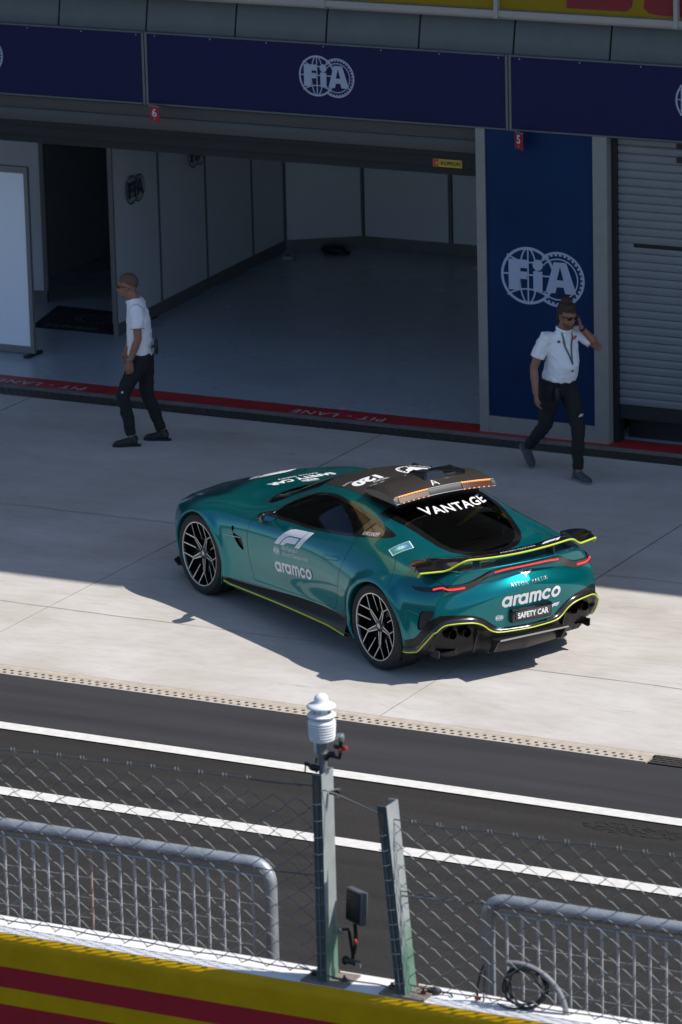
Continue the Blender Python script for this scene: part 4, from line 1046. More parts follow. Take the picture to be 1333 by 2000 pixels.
mb = MB(); mb.box(-60, 60, 7.2, 7.4, 4.9, 10.2); mb.box(-60, 60, 15.8, 16, 0, 10.2); mb.box(-60, -59.8, 7.4, 15.8, 0, 10.2); mb.box(59.8, 60, 7.4, 15.8, 0, 10.2)
bpart(mb, 'wall', render_m)
for k in range(-15, 15):
    mb = MB(); mb.box(k*4+.3, k*4+3.7, 7.16, 7.20, 5.6, 7.9); bpart(mb, 'window', mat('dark_window', (.02, .025, .03), rough=.1))
mb = MB(); mb.box(-60, 60, 6.0, 16, 4.0, 4.5); bpart(mb, 'deck_slab', render_m)
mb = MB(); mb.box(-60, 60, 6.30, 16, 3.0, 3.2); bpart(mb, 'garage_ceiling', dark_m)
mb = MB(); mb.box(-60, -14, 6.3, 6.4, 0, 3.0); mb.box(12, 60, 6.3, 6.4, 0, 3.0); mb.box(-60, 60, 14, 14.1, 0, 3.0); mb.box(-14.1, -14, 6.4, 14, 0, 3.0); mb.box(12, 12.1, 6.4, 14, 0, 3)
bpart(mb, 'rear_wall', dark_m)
# fascia cladding panels
for k in range(-8, 9):
    x = -.51+.995*k; mb = MB()
    prof = [(5.88, 3.60), (5.885, 3.70), (5.93, 3.94), (5.965, 4.03), (6.10, 4.05), (6.10, 3.60)]
    T = Matrix(((0,0,1,0),(1,0,0,0),(0,1,0,0),(0,0,0,1)))
    mb.prism([(a, b) for a, b in prof], x+.010, x+.985, T); bpart(mb, 'cladding_panel', clad, auto=50)
mb = MB(); mb.box(-20, 20, 6.0, 6.05, 3.60, 4.05); bpart(mb, 'cladding_backing', dark_m)
mb = MB(); mb.box(-20, 20, 5.66, 5.72, 4.065, 4.125); mb.box(-20, 20, 5.75, 5.90, 4.03, 4.05)
for k in range(-5, 6): x = -3.40+1.83*k; mb.box(x-.02, x+.02, 5.645, 5.735, 4.05, 4.95)
bpart(mb, 'deck_rail', mat('pale_rail', (.34, .33, .31), rough=.5))
# banner on the deck rail above
yel_m = mat('reflector_yellow', (.52, .34, .008), rough=.5, noise=.06, nscale=2)
red_m = mat('crimson_print', (.20, .004, .014), rough=.5)
ub = MB(); ub.box(-20, 20, 5.70, 5.715, 4.135, 4.90); UB = ub.build('deck_banner', mat('shaded_yellow_banner', (.27, .185, .006), rough=.6, spec=.2, noise=.08, nscale=2)); tag(UB, 'yellow banner with red lettering hung on the upper deck rail', 'banner')  # banner yellow darkened in its colour for the shade under the canopy
mb = MB(); mb.prism([(-.86, 4.178), (-.25, 4.178), (-.20, 4.22), (-.16, 4.45), (-.86, 4.45)], 0, .003, frame((0, 5.70, 0), (1,0,0), (0,0,1)) )
mb.prism([(-.02, 4.17), (.10, 4.158), (1.3, 4.158), (1.3, 4.45), (-.05, 4.45), (-.08, 4.22)], 0, .003, frame((0, 5.70, 0), (1,0,0), (0,0,1)))
mb.build('banner_lettering', red_m, UB)
# fascia banners
edges = [-13.31, -9.38, -5.45, -1.51, 2.43, 6.37]
FL = fia_logo(); FL.fit(w=.60, h=.40)
lab = ['navy fascia banner far left, only the edge of its round emblem showing', 'wide navy fascia banner between signs six and five, full emblem at its centre', 'navy fascia banner above the blue column and the closed shutter']
for i, (a, b) in enumerate(zip(edges, edges[1:])):
    if i == 0: continue
    mb = MB(); mb.box(a+.035, b-.035, 5.78, 5.80, 2.985, 3.675); B = mb.build('fascia_banner', navy)
    tag(B, (['navy fascia banner far left with only the edge of its emblem showing', 'navy fascia banner above the open garage, whole emblem at its centre', 'navy fascia banner above the blue column and the closed shutter', 'navy fascia banner beyond the right edge'][i-1]), 'banner', 'navy fascia banners')
    cx_ = (a+b)/2+.04; place_art('emblem', FL, frame((cx_, 5.778, 3.365), (1,0,0), (0,0,1)), logo_w, B, step=.0002)
    mb = MB(); mb.box(a+.035, b-.035, 5.765, 5.805, 3.675, 3.69); mb.box(a+.035, b-.035, 5.765, 5.805, 2.97, 2.985); mb.build('edge_trim', clad, B)
    mb = MB()
    for x in np.arange(a+.12, b, .62):
        mb.ellip((x, 5.778, 3.655), (.008, .004, .008), 8, 4)
    mb.build('fixings', mat('rivet', (.35,.37,.40), rough=.4, metal=.6), B)
for x in edges[1:-1]:
    mb = MB(); mb.box(x-.030, x-.006, 5.775, 5.82, 2.965, 3.69); mb.box(x+.006, x+.030, 5.775, 5.82, 2.965, 3.69); mb.box(x-.006, x+.006, 5.80, 5.82, 2.97, 3.68); bpart(mb, 'banner_post', mat('post_grey', (.13, .14, .145), rough=.5))
mb = MB(); mb.box(-20, 20, 5.83, 6.0, 2.95, 3.6); bpart(mb, 'fascia_beam', dark_m)
# blue column between the garages
mb = MB(); mb.box(-1.86, -1.765, 5.77, 6.3, 0, 2.97); mb.box(-.645, -.50, 5.77, 5.92, 0, 2.97); mb.box(-1.765, -.645, 5.775, 6.3, 0, .165); mb.box(-1.765, -.645, 5.80, 6.3, .165, 2.97)
bpart(mb, 'column', alu_l)
mb = MB(); mb.box(-1.763, -.647, 5.785, 5.80, .168, 2.968); cp_ = bpart(mb, 'column_poster', blue_p)
o = place_art('emblem', (lambda A: A.fit(w=.875, h=.56))(fia_logo()), frame((-1.18, 5.783, 1.575), (1,0,0), (0,0,1)), logo_w, cp_, step=.0002)
mb = MB()
for z in np.linspace(.2, 2.9, 8):
    for x in (-1.785, -.625): mb.ellip((x, 5.769, z), (.006, .003, .006), 8, 4)
bpart(mb, 'screws', MATS['rivet'])
# garage opening: shutter housing and dark box
def slats(mb, x0, x1, y, z0, z1, p=.078):
    z = z0
    while z < z1-.01:
        zt = min(z+p, z1); T = Matrix(((0,0,1,0),(1,0,0,0),(0,1,0,0),(0,0,0,1)))
        mb.prism([(y+.02, z), (y+.004, z+.004), (y-.004, z+p*.35), (y-.004, z+p*.75), (y+.006, zt-.004), (y+.02, zt-.001)], x0, x1, T); z += p
mb = MB(); slats(mb, -14, -1.87, 6.0, 2.67, 2.97, .13); bpart(mb, 'shutter_housing', mat('grey_lintel', (.085, .082, .080), rough=.5), auto=20)
mb = MB(); mb.box(-14, -1.87, 6.05, 6.35, 2.62, 2.67); mb.box(-14, -1.87, 6.12, 6.30, 2.50, 2.62); mb.box(-14, -1.87, 6.20, 6.28, 2.405, 2.50); bpart(mb, 'lintel', dark_m)
sg = empty('maker_sign', (-2.325, 6.112, 2.532), 0, 'small yellow and red maker plate on the dark garage lintel', 'sign')
mb = MB(); mb.box(-.155, .155, -.004, .004, -.038, .038); mb.build('plate', mat('sign_yellow', (.55, .36, .02), rough=.4), sg)
mb = MB(); mb.box(-.150, -.095, -.006, -.004, -.034, .034); mb.build('red_block', mat('sign_red', (.5, .03, .02), rough=.4), sg)
a = text('KOPRON', .03); a.fit(w=.21, h=.040); place_art('lettering', a, frame((.035, -.0055, 0), (1,0,0), (0,0,1)), mat('ink_black', (.02,.02,.02), rough=.6), sg)
a = Art(); a.poly([(.5,-.5),(.5,.5),(-.5,0)]); a.fit(w=.03, h=.04); place_art('mark', a, frame((-.12, -.0065, 0), (1,0,0), (0,0,1)), MATS['sign_yellow'], sg)
# closed shutter to the right of the column
mb = MB(); slats(mb, -.44, 2.9, 5.90, .37, 1.88, .078); slats(mb, -.44, 2.9, 5.90, 1.945, 2.97, .078); mb.box(-.44, -.29, 5.898, 5.92, 1.88, 1.945)
mb.box(2.0, 2.9, 5.898, 5.92, 1.88, 1.945)
sh_ = bpart(mb, 'roller_shutter', slat_m, auto=20)
mb = MB(); mb.box(-.30, 2.0, 5.925, 5.935, 1.87, 1.955); mb.box(-.497, -.442, 5.87, 6.0, 0, 2.96); mb.box(-.44, 2.9, 5.89, 5.93, .24, .37); bpart(mb, 'shutter_guide', dark_m)
mb = MB(); mb.box(-.44, 2.9, 6.10, 6.12, 0, .3); bpart(mb, 'shutter_gap', dark_m)
mb = MB(); 
for z in (2.86, 2.73): bpart(MB().box(.16, .30, 5.885, 5.895, z+.02, z+.07), 'shutter_vent', dark_m)
# hanging bay number flags
def flag(x, num, lbl, rot_):
    r = empty('bay_number_sign', (x, 5.72, 2.97), R_(rot_), lbl, 'sign', 'red bay number signs')
    mb = MB(); mb.box(0, .150, -.003, .003, -.155, 0); mb.build('plate', mat('sign_crimson', (.30, .010, .025), rough=.45), r)
    a = text(num, .02); a.fit(w=.07, h=.085); place_art('numeral', a, frame((.075, -.0045, -.06), (1,0,0), (0,0,1)), mat('sign_white', (.6,.6,.62), rough=.5), r)
    a = Art(); a.poly([(-.5,-.5),(.5,-.5),(.5,.5),(-.5,.5)]); a.fit(w=.012, h=.012); place_art('dot', a, frame((.075, -.0045, -.125), (1,0,0), (0,0,1)), MATS['sign_white'], r)
    mb = MB(); mb.box(0, .15, -.006, .006, -.0, .012); mb.build('bracket', alu, r)
flag(-5.38, '6', 'red hanging sign with number six under the fascia', -20)
flag(-1.42, '5', 'red hanging sign with number five above the blue column', -36)
# ---- inside the garage
def wallrun(name, P, h, label, cat='partition', seams=None, m=panel_m, logos=()):
    root = empty(name, (P[0][0], P[0][1], 0), 0, label, cat); org = Vector((P[0][0], P[0][1], 0)); 
    for (a, b) in zip(P, P[1:]):
        a, b = Vector((*a, 0)), Vector((*b, 0)); d = (b-a); L = d.length; d.normalize(); nrm = Vector((d.y, -d.x, 0))
        T = Matrix.Translation(-org) @ frame(a, d, (0,0,1))            # x along, y up, z = d x up
        mb = MB(); mb.box(.03, L-.03, .14, h, -.02, .02, T=T); mb.build('panel', m, root, auto=None)
        mb = MB(); mb.box(0, L, 0, .14, -.026, .026, T=T); mb.build('skirting', alu, root, auto=None)
        mb = MB(); mb.box(-.014, .014, .14, h, -.026, .026, T=T); mb.build('post', alu, root, auto=None)
        if (b-org-Vector((P[-1][0], P[-1][1], 0))+org).length < 1e-6: mb = MB(); mb.box(L-.03, L+.022, .14, h, -.03, .03, T=T); mb.build('post', alu, root, auto=None)
    return root
PW = [(-7.14, 7.90), (-7.25, 9.06), (-7.34, 10.25), (-7.42, 11.45), (-7.46, 12.28)]
w1 = wallrun('partition_wall', PW, 2.75, 'white panelled partition with dark round emblems along the garage side')
d = (Vector((-7.25, 9.06, 0))-Vector((-7.14, 7.90, 0))).normalized()
ink = mat('dark_print', (.03, .035, .045), rough=.5)
for (x, y, z) in ((-7.175, 8.42, 1.50), (-7.275, 9.95, 1.60)):
    f = frame(Vector((x-(-7.14), y-7.90, z))+Vector((.030, .0, 0)), d, (0,0,1))
    # panel faces +x: mirror so lettering reads correctly from the camera side
    place_art('emblem', (lambda A: A.fit(w=.48, h=.31))(fia_logo()), frame(f.translation, -d if False else d, (0,0,1)), ink, w1)
w2 = wallrun('back_wall', [(-7.46, 12.30), (-6.72, 12.84), (-5.60, 12.84), (-4.2, 12.84), (-1.9, 12.84)], 2.75, 'plain white panelled wall across the back of the garage', 'wall')
mb = MB(); mb.box(-1.95, -1.90, 6.3, 13, 0, 2.9); o = mb.build('side_wall', panel_m); tag(o, 'garage side wall behind the blue column', 'wall')
w3 = wallrun('left_partition', [(-10.6, 8.75), (-8.66, 9.05)], 2.75, 'shaded partition behind the leaning white board', 'partition')
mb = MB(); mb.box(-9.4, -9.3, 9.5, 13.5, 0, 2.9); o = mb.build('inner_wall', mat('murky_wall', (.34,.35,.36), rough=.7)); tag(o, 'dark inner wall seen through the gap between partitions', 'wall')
bd = empty('white_board', (-7.5, 6.85, 0), 0, 'bright white framed board standing at the left of the garage', 'board')
mb = MB(); mb.box(-1.9, -.045, -.01, .01, .10, 1.93); mb.build('panel', mat('board_white', (.82,.83,.88), rough=.4), bd, auto=None)
mb = MB(); mb.box(-1.95, .0, -.022, .022, 1.93, 2.0); mb.box(-1.95, .0, -.022, .022, .03, .10); mb.box(-.045, .0, -.021, .021, .10, 1.93); mb.box(-1.95, -1.9, -.021, .021, .10, 1.93); mb.build('frame', alu, bd, auto=None)
for x in (-1.8, -.03): MB().box(x-.03, x+.03, -.15, .15, .005, .03).build('foot', dark_m, bd)
# floor mat with a laurel ring
mt = empty('floor_mat', (-7.8, 8.42, .006), 0, 'dark floor mat with a laurel ring inside the garage', 'mat')
V = [(-.36,-.46,0),(.60,-.50,0),(.12,.44,0),(-.66,.52,0)]
mb = MB(); mb.prism([(-.42,-.46),(.62,-.46),(.62,.46),(-.66,.50)][:4], 0, .008); mb.build('pile', mat('mat_navy', (.012,.013,.022), rough=.95), mt)
a = Art()
for s in (1, -1):
    for k in range(11):
        t = R_(-80+15*k); c = (math.cos(t)*s, math.sin(t)); 
        for q in (.9, 1.1): a.stroke([(c[0]*q, c[1]*q), (c[0]*(q+.10*(q-1)*5)-s*.16*math.sin(t), c[1]*(q+.1*(q-1)*5)+.16*math.cos(t))], .09)
a.merge((lambda t: t.fit(w=1.1, h=.14))(text('FIA CENTRE')), 0, 0); a.fit(w=.50, h=.40)
g_ = mat('mat_grey', (.22,.22,.24), rough=.9); place_art('laurel', a, frame((.08, .07, .0085), (1,0,0), (0,1,0)), g_, mt)
a = text('Kris De Groot', .005); a.fit(w=.62, h=.10); place_art('lettering', a, frame((0, -.32, .0085), (1,0,0), (0,1,0)), g_, mt)
# small things on the garage floor
mb = MB()
mb.ellip((0,0,.05), (.16,.10,.06), 20, 10); mb.tube([(.15*math.cos(t)+.05, .08*math.sin(t), .02+.01*math.sin(5*t)) for t in np.linspace(0, 9, 40)], .012, 6)
o = mb.build('cable_bundle', satin_black); o.location = (-6.88, 12.40, .005); tag(o, 'black cable bundle on the floor by the back wall', 'cable')
mb = MB(); mb.bbox(-.07,.07,-.05,.05,0,.04,.008); mb.tube([(-.06,0,.04),(-.04,0,.09),(.04,0,.09),(.06,0,.04)], .006, 6); o = mb.build('door_wedge', mat('dull_white', (.35,.35,.36), rough=.6)); o.location = (-7.22, 11.95, .005); tag(o, 'small pale block with handle at the foot of the partition', 'block')
# ================================================================== PIT WALL
wl = empty('pit_wall', (4, -10, 0), 0, 'white topped pit wall painted yellow with red stripes', 'wall')
wp = mat('white_wall_paint', (.78, .77, .76), rough=.6, noise=.07, nscale=9, bump=.25, bscale=30)
wy = mat('yellow_wall_paint', (.52, .30, .0), rough=.5, spec=.2, noise=.08, nscale=6, bump=.15, bscale=25)
wr = mat('red_wall_paint', (.36, .006, .02), rough=.42, noise=.08, nscale=6)
T = Matrix(((0,0,1,0),(1,0,0,0),(0,1,0,0),(0,0,0,1)))
def wprism(poly, name, m):
    mb = MB(); mb.prism([(y+10, z) for y, z in poly], -34, 34, T); return mb.build(name, m, wl, auto=30)
wprism([(-10.11,-.05),(-9.81,-.05),(-9.81,.985),(-9.82,1.0),(-10.078,1.0),(-10.078,.9)], 'top', wp)
wprism([(-10.150,.0),(-10.083,.0),(-10.080,.9),(-10.080,.997),(-10.084,.997),(-10.122,.968),(-10.128,.955),(-10.130,.92)], 'painted_face', wy)
for i, (z0, z1) in enumerate(((.660,.795),(.38,.545),(.05,.2))): wprism([(-10.130-.020*(.92-z0)/.92-.003,z0),(-10.10,z0),(-10.10,z1),(-10.130-.020*(.92-z1)/.92-.003,z1)], 'red_stripe', wr)
wprism([(-9.81,.0),(-9.802,.0),(-9.802,.985),(-9.81,.985)], 'rear_face', wy)
for i, (z0, z1) in enumerate(((.62,.82),(.3,.45))): wprism([(-9.802,z0),(-9.798,z0),(-9.798,z1),(-9.802,z1)], 'red_stripe', wr)
# ================================================================== FENCE
galv = mat('galvanised_steel', (.36, .39, .41), rough=.45, metal=.45, noise=.22, nscale=7)
def _post(nt, b):
    tc = N(nt, 'ShaderNodeTexCoord'); sp = N(nt, 'ShaderNodeSeparateXYZ'); nt.links.new(tc.outputs['Object'], sp.inputs[0])
    n1 = N(nt, 'ShaderNodeTexNoise', i_Scale=7.0, i_Detail=5.0); nt.links.new(tc.outputs['Object'], n1.inputs[0])
    ad = N(nt, 'ShaderNodeMath', operation='MULTIPLY_ADD'); ad.inputs[1].default_value = .55; nt.links.new(n1.outputs[0], ad.inputs[0]); nt.links.new(sp.outputs[2], ad.inputs[2])
    r = ramp(nt, ad.outputs[0], .50, (.17, .30, .22), .78, (.40, .43, .42)); r2 = ramp(nt, n1.outputs[0], .3, (.85, .85, .85), .7, (1.1, 1.1, 1.1))
    m1 = N(nt, 'ShaderNodeMixRGB', blend_type='MULTIPLY', i_Fac=1.0); nt.links.new(r.outputs[0], m1.inputs[1]); nt.links.new(r2.outputs[0], m1.inputs[2])
    nt.links.new(m1.outputs[0], b.inputs['Base Color']); b.inputs['Roughness'].default_value = .5; b.inputs['Metallic'].default_value = .25
galv_g = mixmat('weathered_green_steel', _post)
wire_m = mat('fence_wire', (.15, .175, .175), rough=.6, metal=.35)
galv_b = mat('bright_galvanised', (.50, .54, .56), rough=.5, metal=.3)
flange_shade_m = mat('shade_dark_flange', (.055, .075, .080), rough=.5, noise=.3, nscale=9)  # front flange coloured darker to stand in for its shade
wire_d = mat('tension_wire', (.10, .115, .125), rough=.5, metal=.5)
rust = mat('rust', (.10, .035, .02), rough=.9)
def fence(name, label, x0, x1, ztop, post_x, lean, post_top, fade=None, seed=1):
    root = empty(name, (post_x, -9.98, 1.0), 0, label, 'fence', 'chain link fences along the pit wall'); rg = random.Random(seed)
    O = Vector((post_x, -9.98, 1.0)); L = lambda p: Vector(p)-O
    lx, ly = lean
    # C channel post
    H = post_top-1.0; n = 14; V = []; F = []
    for nm, m_, sec in (('post', galv_g, [(.0,-.075),(.0,.075),(-.062,.075),(-.062,.069),(-.006,.069),(-.006,-.075)]), ('post_flange', flange_shade_m, [(-.062,-.079),(.0,-.079),(.0,-.0755),(-.0065,-.0755),(-.0065,-.069),(-.062,-.069)])):
        V = []; F = []; q_ = len(sec)
        for k in range(n+1):
            t = k/n
            for a, b in sec: V.append((a+lx*t, b+ly*t, H*t))
        for k in range(n):
            for i in range(q_): j = (i+1) % q_; F.append((k*q_+i, k*q_+j, (k+1)*q_+j, (k+1)*q_+i))
        F += [tuple(n*q_+i for i in range(q_))]
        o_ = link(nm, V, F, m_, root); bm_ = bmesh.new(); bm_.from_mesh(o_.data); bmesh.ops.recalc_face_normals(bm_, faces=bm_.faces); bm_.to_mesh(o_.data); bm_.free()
    mb = MB(); mb.bbox(-.17,.13,-.10,.12,.0,.014,.003); mb.build('base_plate', mat('plate_brown', (.22,.19,.16), rough=.7, metal=.2, noise=.2, nscale=12), root)
    for bx, by in ((-.13,-.0),(.085,-.01),(-.02,.1)):
        mb = MB(); mb.lathe([(.001,.05),(.008,.05),(.008,.03),(.018,.03),(.018,.014)], 8, T=Matrix.Translation((bx, by, 0))); mb.build('bolt', rust, root)
    mb = MB(); mb.box(-.047+lx,-.018+lx,-.083,-.079,H-.19,H-.04); mb.build('slot_plate', mat('slot_brown', (.12,.09,.06), rough=.8), root)
    mb = MB(); P = [Vector((-.033+lx*t, -.084+ly*t, .05+(H-.2)*t)) for t in np.linspace(0, 1, 16)]; mb.tube(P, .004, 5)
    for t in np.linspace(.04, .97, 11): c = Vector((-.033+lx*t, -.084+ly*t, .05+(H-.2)*t)); mb.tube([c+Vector((-.028,0,0)), c+Vector((-.01,-.012,0)), c+Vector((.012,-.012,0)), c+Vector((.03,.0,.006))], .0035, 5)
    mb.build('lacing_wire', wire_m, root)
    def tw(z, za, r=.0045, sag=.01, nm='tension_wire', xa=None, xb=None, sg=1):
        mb = MB(); a = xa if xa is not None else x0; b = xb if xb is not None else x1
        mb.tube([L((a+(b-a)*t, -9.98-.055*0, z+(za-z)*t-sag*math.sin(math.pi*t*6)**2)) for t in np.linspace(0, 1, 40)], r, 6); mb.build(nm, wire_d, root)
    tw(ztop[0], ztop[1]); tw(1.645, 1.66, .004); tw(1.055, 1.045, .0045)
    # woven wires: each wire zig-zags between neighbouring columns
    DX, DZ = .083, .118; mb = MB(); nx = int((x1-x0)/DX)+3
    for c in range(-1, nx):
        xc = x0+c*DX; pts = []; z = 1.055; k = 0; rows = int((ztop[0]-1.05)/(DZ/2))+1
        for r in range(rows+1):
            zz = ztop[0]-r*DZ/2; s = 1 if (r+c) % 2 else -1
            slack = (0 if fade is None else fade(xc, zz))
            for u in (0, .5):
                bow = .009 if (u and s < 0) else (-.006 if u else 0)
                wx = xc+s*DX/2*(1-2*u)*1.0 if u == 0 else xc
                yy = -9.98+.006*(s if u == 0 else 0)
                pts.append((wx+.004*math.sin(zz*23+c)+slack*math.sin(zz*9+c*1.7)*.02, yy-slack*.05, zz-u*DZ/2+bow+.003*math.sin(c*3+zz*17)-slack*.02))
        # wires sag as gentle arcs between crossings
        P = []
        for i in range(len(pts)-1):
            a, b = Vector(pts[i]), Vector(pts[i+1]); P.append(a)
        P = [L(p) for p in P if p.z > .965 and x0-.02 < p.x < x1+.02]
        if len(P) > 2: mb.tube(P, .0031, 4)
    mb.build('mesh', wire_m, root)
    for c in range(0, nx):
        mb = MB()
        xc = x0+(2*c-.5)*DX
        if xc < x1: z = ztop[0]+(ztop[1]-ztop[0])*(xc-x0)/(x1-x0); mb.tube([L((xc-.012+.012*t*1.5, -9.98+.012*math.cos(t*5), z+.010*math.sin(t*5))) for t in np.linspace(0, 2.4, 12)], .0036, 4); mb.build('tie', wire_m, root)
    return root
f1 = fence('chain_link_fence', 'left chain link fence in front of the long barrier, ending at the upright sensor post', .9, 4.66, (2.14, 2.23), 4.72, (-.055*0, 0), 2.33, seed=2)
f2 = fence('chain_link_fence', 'right chain link fence hung from the leaning steel post', 5.16, 9.2, (2.09, 2.16), 5.25, (-.10, .0), 2.19, seed=5)
mb = MB(); O = Vector((4.72,-9.98,1.0)); mb.tube([Vector(p)-O for p in ((4.66,-10.04,2.22),(4.74,-10.045,2.235),(4.80,-10.0,2.20),(5.12,-9.99,2.10))], .0048, 6)
mb.build('tension_wire', wire_d, f1); mb = MB(); mb.tube([Vector(p)-O for p in ((4.5,-9.99,1.06),(4.8,-10.06,1.05),(5.05,-10.04,1.05),(5.2,-10.06,1.05))], .0048, 6); mb.build('tension_wire', wire_d, f1)
mb = MB(); mb.tube([(-.06,-.01,.42),(-.055,-.01,.615),(-.04,-.012,.62),(.35,-.0,.635)], .006, 6); mb.build('bent_wire', wire_m, f2)
# ================================================================== BARRIERS
def barrier(name, label, xa, xb, end, seed):
    r = empty(name, (xa, -8.5, 0), 0, label, 'barrier', 'galvanised crowd barriers'); W = xb-xa; zt = 1.07; R0 = .12
    mb = MB(); P = []
    P += [(0,0,.02),(0,0,zt-R0)]+[(R0-R0*math.cos(a), 0, zt-R0+R0*math.sin(a)) for a in np.linspace(.2, math.pi/2, 7)]
    P += [(W-R0+R0*math.sin(a), 0, zt-R0+R0*math.cos(a)) for a in np.linspace(0, math.pi/2-.2, 7)]+[(W,0,zt-R0),(W,0,.02)]
    mb.tube(P, .045, 14); mb.build('frame', galv, r, auto=60)
    mb = MB(); mb.tube([(.04,0,.985),(W-.04,0,.985)], .010, 8); mb.tube([(.04,0,.20),(W-.04,0,.20)], .012, 8); mb.build('inner_rail', galv, r)
    n = int((W-.26)/.108)
    for k in range(n+1):
        x = .13+(W-.26)*k/n; b = MB(); b.tube([(x,0,.20),(x,0,.985)], .0105, 8); 
        o = b.build('bar', galv_b if k != seed else mat('rusty_bar', (.45,.32,.27), rough=.7, metal=.2), r)
    b = MB()
    for z in (.36,.50,.64,.78): b.tube([(.13,.012,z),(W-.13,.012,z)], .0028, 5)
    b.build('cross_wires', galv, r)
    for x in (.3, W-.3): b = MB(); b.tube([(x,-.32,.02),(x,-.02,.10),(x,.02,.10),(x,.32,.02)], .018, 8); b.build('foot', galv, r)
    return r
barrier('crowd_barrier', 'long steel crowd barrier on the left, its rounded end near the upright post', -.5, 3.50, 1, 23)
barrier('crowd_barrier', 'steel crowd barrier on the right with a coiled hose at its end', 5.05, 8.9, 0, 99)
# ================================================================== SENSOR + LAMP ON THE POST
ws_ = empty('weather_sensor', (4.665, -9.93, 2.222), 0, 'white finned weather sensor on a pole atop the upright fence post', 'sensor')
plw = mat('white_plastic', (.78,.78,.80), rough=.35); 
mb = MB(); mb.lathe([(.001,.0),(.026,.0),(.026,.30),(.030,.30),(.030,.38),(.001,.38)], 24); mb.build('pole', mat('grey_pole', (.20,.21,.22), rough=.45, metal=.4), ws_)
mb = MB(); pr = [(0.0230,.35),(0.0575,.352),(0.0575,.365)]
for k in range(6): z = .365+.022*k; e = .079-.003*(k == 0)+.001*k; pr += [(0.0598,z),(e,z+.002),(e+.001,z+.009),(0.0644,z+.018)]
pr += [(0.0828,.497),(0.0851,.508),(0.0759,.520),(0.0517,.527),(0.0345,.53)]
mb.lathe(pr, 32); mb.build('louvre_stack', plw, ws_, auto=50)
mb = MB(); mb.lathe([(0.0345,.53),(0.0552,.535),(0.0851,.548),(0.0897,.560),(0.0805,.572),(0.0575,.578),(0.0517,.58)], 32); mb.build('lower_disc', plw, ws_, auto=50)
mb = MB()
for a in range(4): t = R_(a*90+30); mb.tube([(.05*math.cos(t), .05*math.sin(t), .575),(.05*math.cos(t), .05*math.sin(t), .615)], .006, 6)
mb.lathe([(0.0414,.57),(0.0414,.62)], 20); mb.build('spacer', plw, ws_)
mb = MB(); mb.lathe([(0.0230,.610),(0.0690,.612),(0.0874,.620),(0.0897,.630),(0.0759,.645),(0.0506,.657),(0.0437,.668),(0.0425,.69),(0.0379,.707),(0.0253,.722),(0.0115,.729),(0.0011,.731)], 36); mb.build('dome', plw, ws_, auto=60)
mb = MB(); mb.bbox(-.052,-.028,-.02,.02,.25,.345,.006); mb.build('junction_box', mat('pale_plastic', (.5,.52,.58), rough=.4), ws_)
mb = MB(); mb.lathe([(0.0011,.0),(.034,0),(0.0391,.022),(0.0011,.022)], 20, T=Matrix.Translation((0,0,.24))); mb.build('clamp', silver, ws_)
ws_.scale = (1, 1, .79)
bk = mat('black_metal', (.012,.012,.013), rough=.35, metal=.3)
tc_ = empty('small_camera', (4.665, -9.93, 2.235), 0, 'small silver capped sensor on a black clamp arm right of the pole', 'camera')
mb = MB(); mb.tube([(.03,-.02,.16),(.06,-.02,.20),(.075,-.02,.185)], .016, 8); mb.tube([(.06,-.02,.185),(.125,-.02,.18),(.13,-.02,.215)], .011, 8); mb.ellip((.075,-.02,.195), (.02,.02,.02), 12, 8); mb.build('arm', bk, tc_)
mb = MB(); mb.tube([(.09,-.02,.255),(.17,-.02,.245)], .010, 8); mb.ellip((.115,-.02,.248), (.03,.02,.014), 12, 8); mb.lathe([(.012,.25),(.012,.30)], 10, T=Matrix.Translation((.135,-.02,0))); mb.build('head', bk, tc_)
rk = mat('red_knob', (.40,.03,.015), rough=.4)
for x, z in ((.137,.232),(.170,.252)): mb = MB(); mb.lathe([(.001,-.012),(.014,-.012),(.015,.0),(.012,.010),(.001,.012)], 12, T=Matrix.Translation((x,-.03,z))); mb.build('knob', rk, tc_)
mb = MB(); mb.lathe([(.001,.29),(.021,.29),(.023,.295),(.023,.328),(.019,.335),(.001,.337)], 20, T=Matrix.Translation((.135,-.02,0))); mb.build('cap', silver, tc_, auto=40)
lc = empty('clamp_lever', (4.665, -9.93, 2.235), 0, 'black clamp with a lever on the left of the sensor pole', 'clamp')
mb = MB(); mb.ellip((-.045,-.03,.10), (.035,.022,.022), 14, 8); mb.tube([(-.02,-.03,.08),(-.06,-.03,.10),(-.085,-.03,.115)], .012, 8); mb.tube([(-.03,-.03,.13),(-.025,-.03,.165)], .006, 6); mb.build('body', bk, lc)
mb = MB(); mb.tube([(-.085,-.03,.115),(-.105,-.03,.117)], .013, 8); mb.tube([(-.100,-.03,.115),(-.108,-.03,.06)], .005, 6); mb.build('lever', bk, lc)
sc_ = empty('side_clamp', (4.665, -9.93, 2.15), 0, 'chrome and black clamp gripping the post just below the top wire', 'clamp')
mb = MB(); mb.tube([(.07,-.05,.05),(.11,-.05,.055)], .014, 8); mb.ellip((.12,-.05,.06), (.018,.018,.018), 10, 6); mb.build('body', bk, sc_); mb = MB(); mb.tube([(.10,-.06,.075),(.145,-.06,.085)], .005, 6); mb.tube([(.09,-.05,.04),(.13,-.05,.03)], .006, 6); mb.build('screw', silver, sc_)
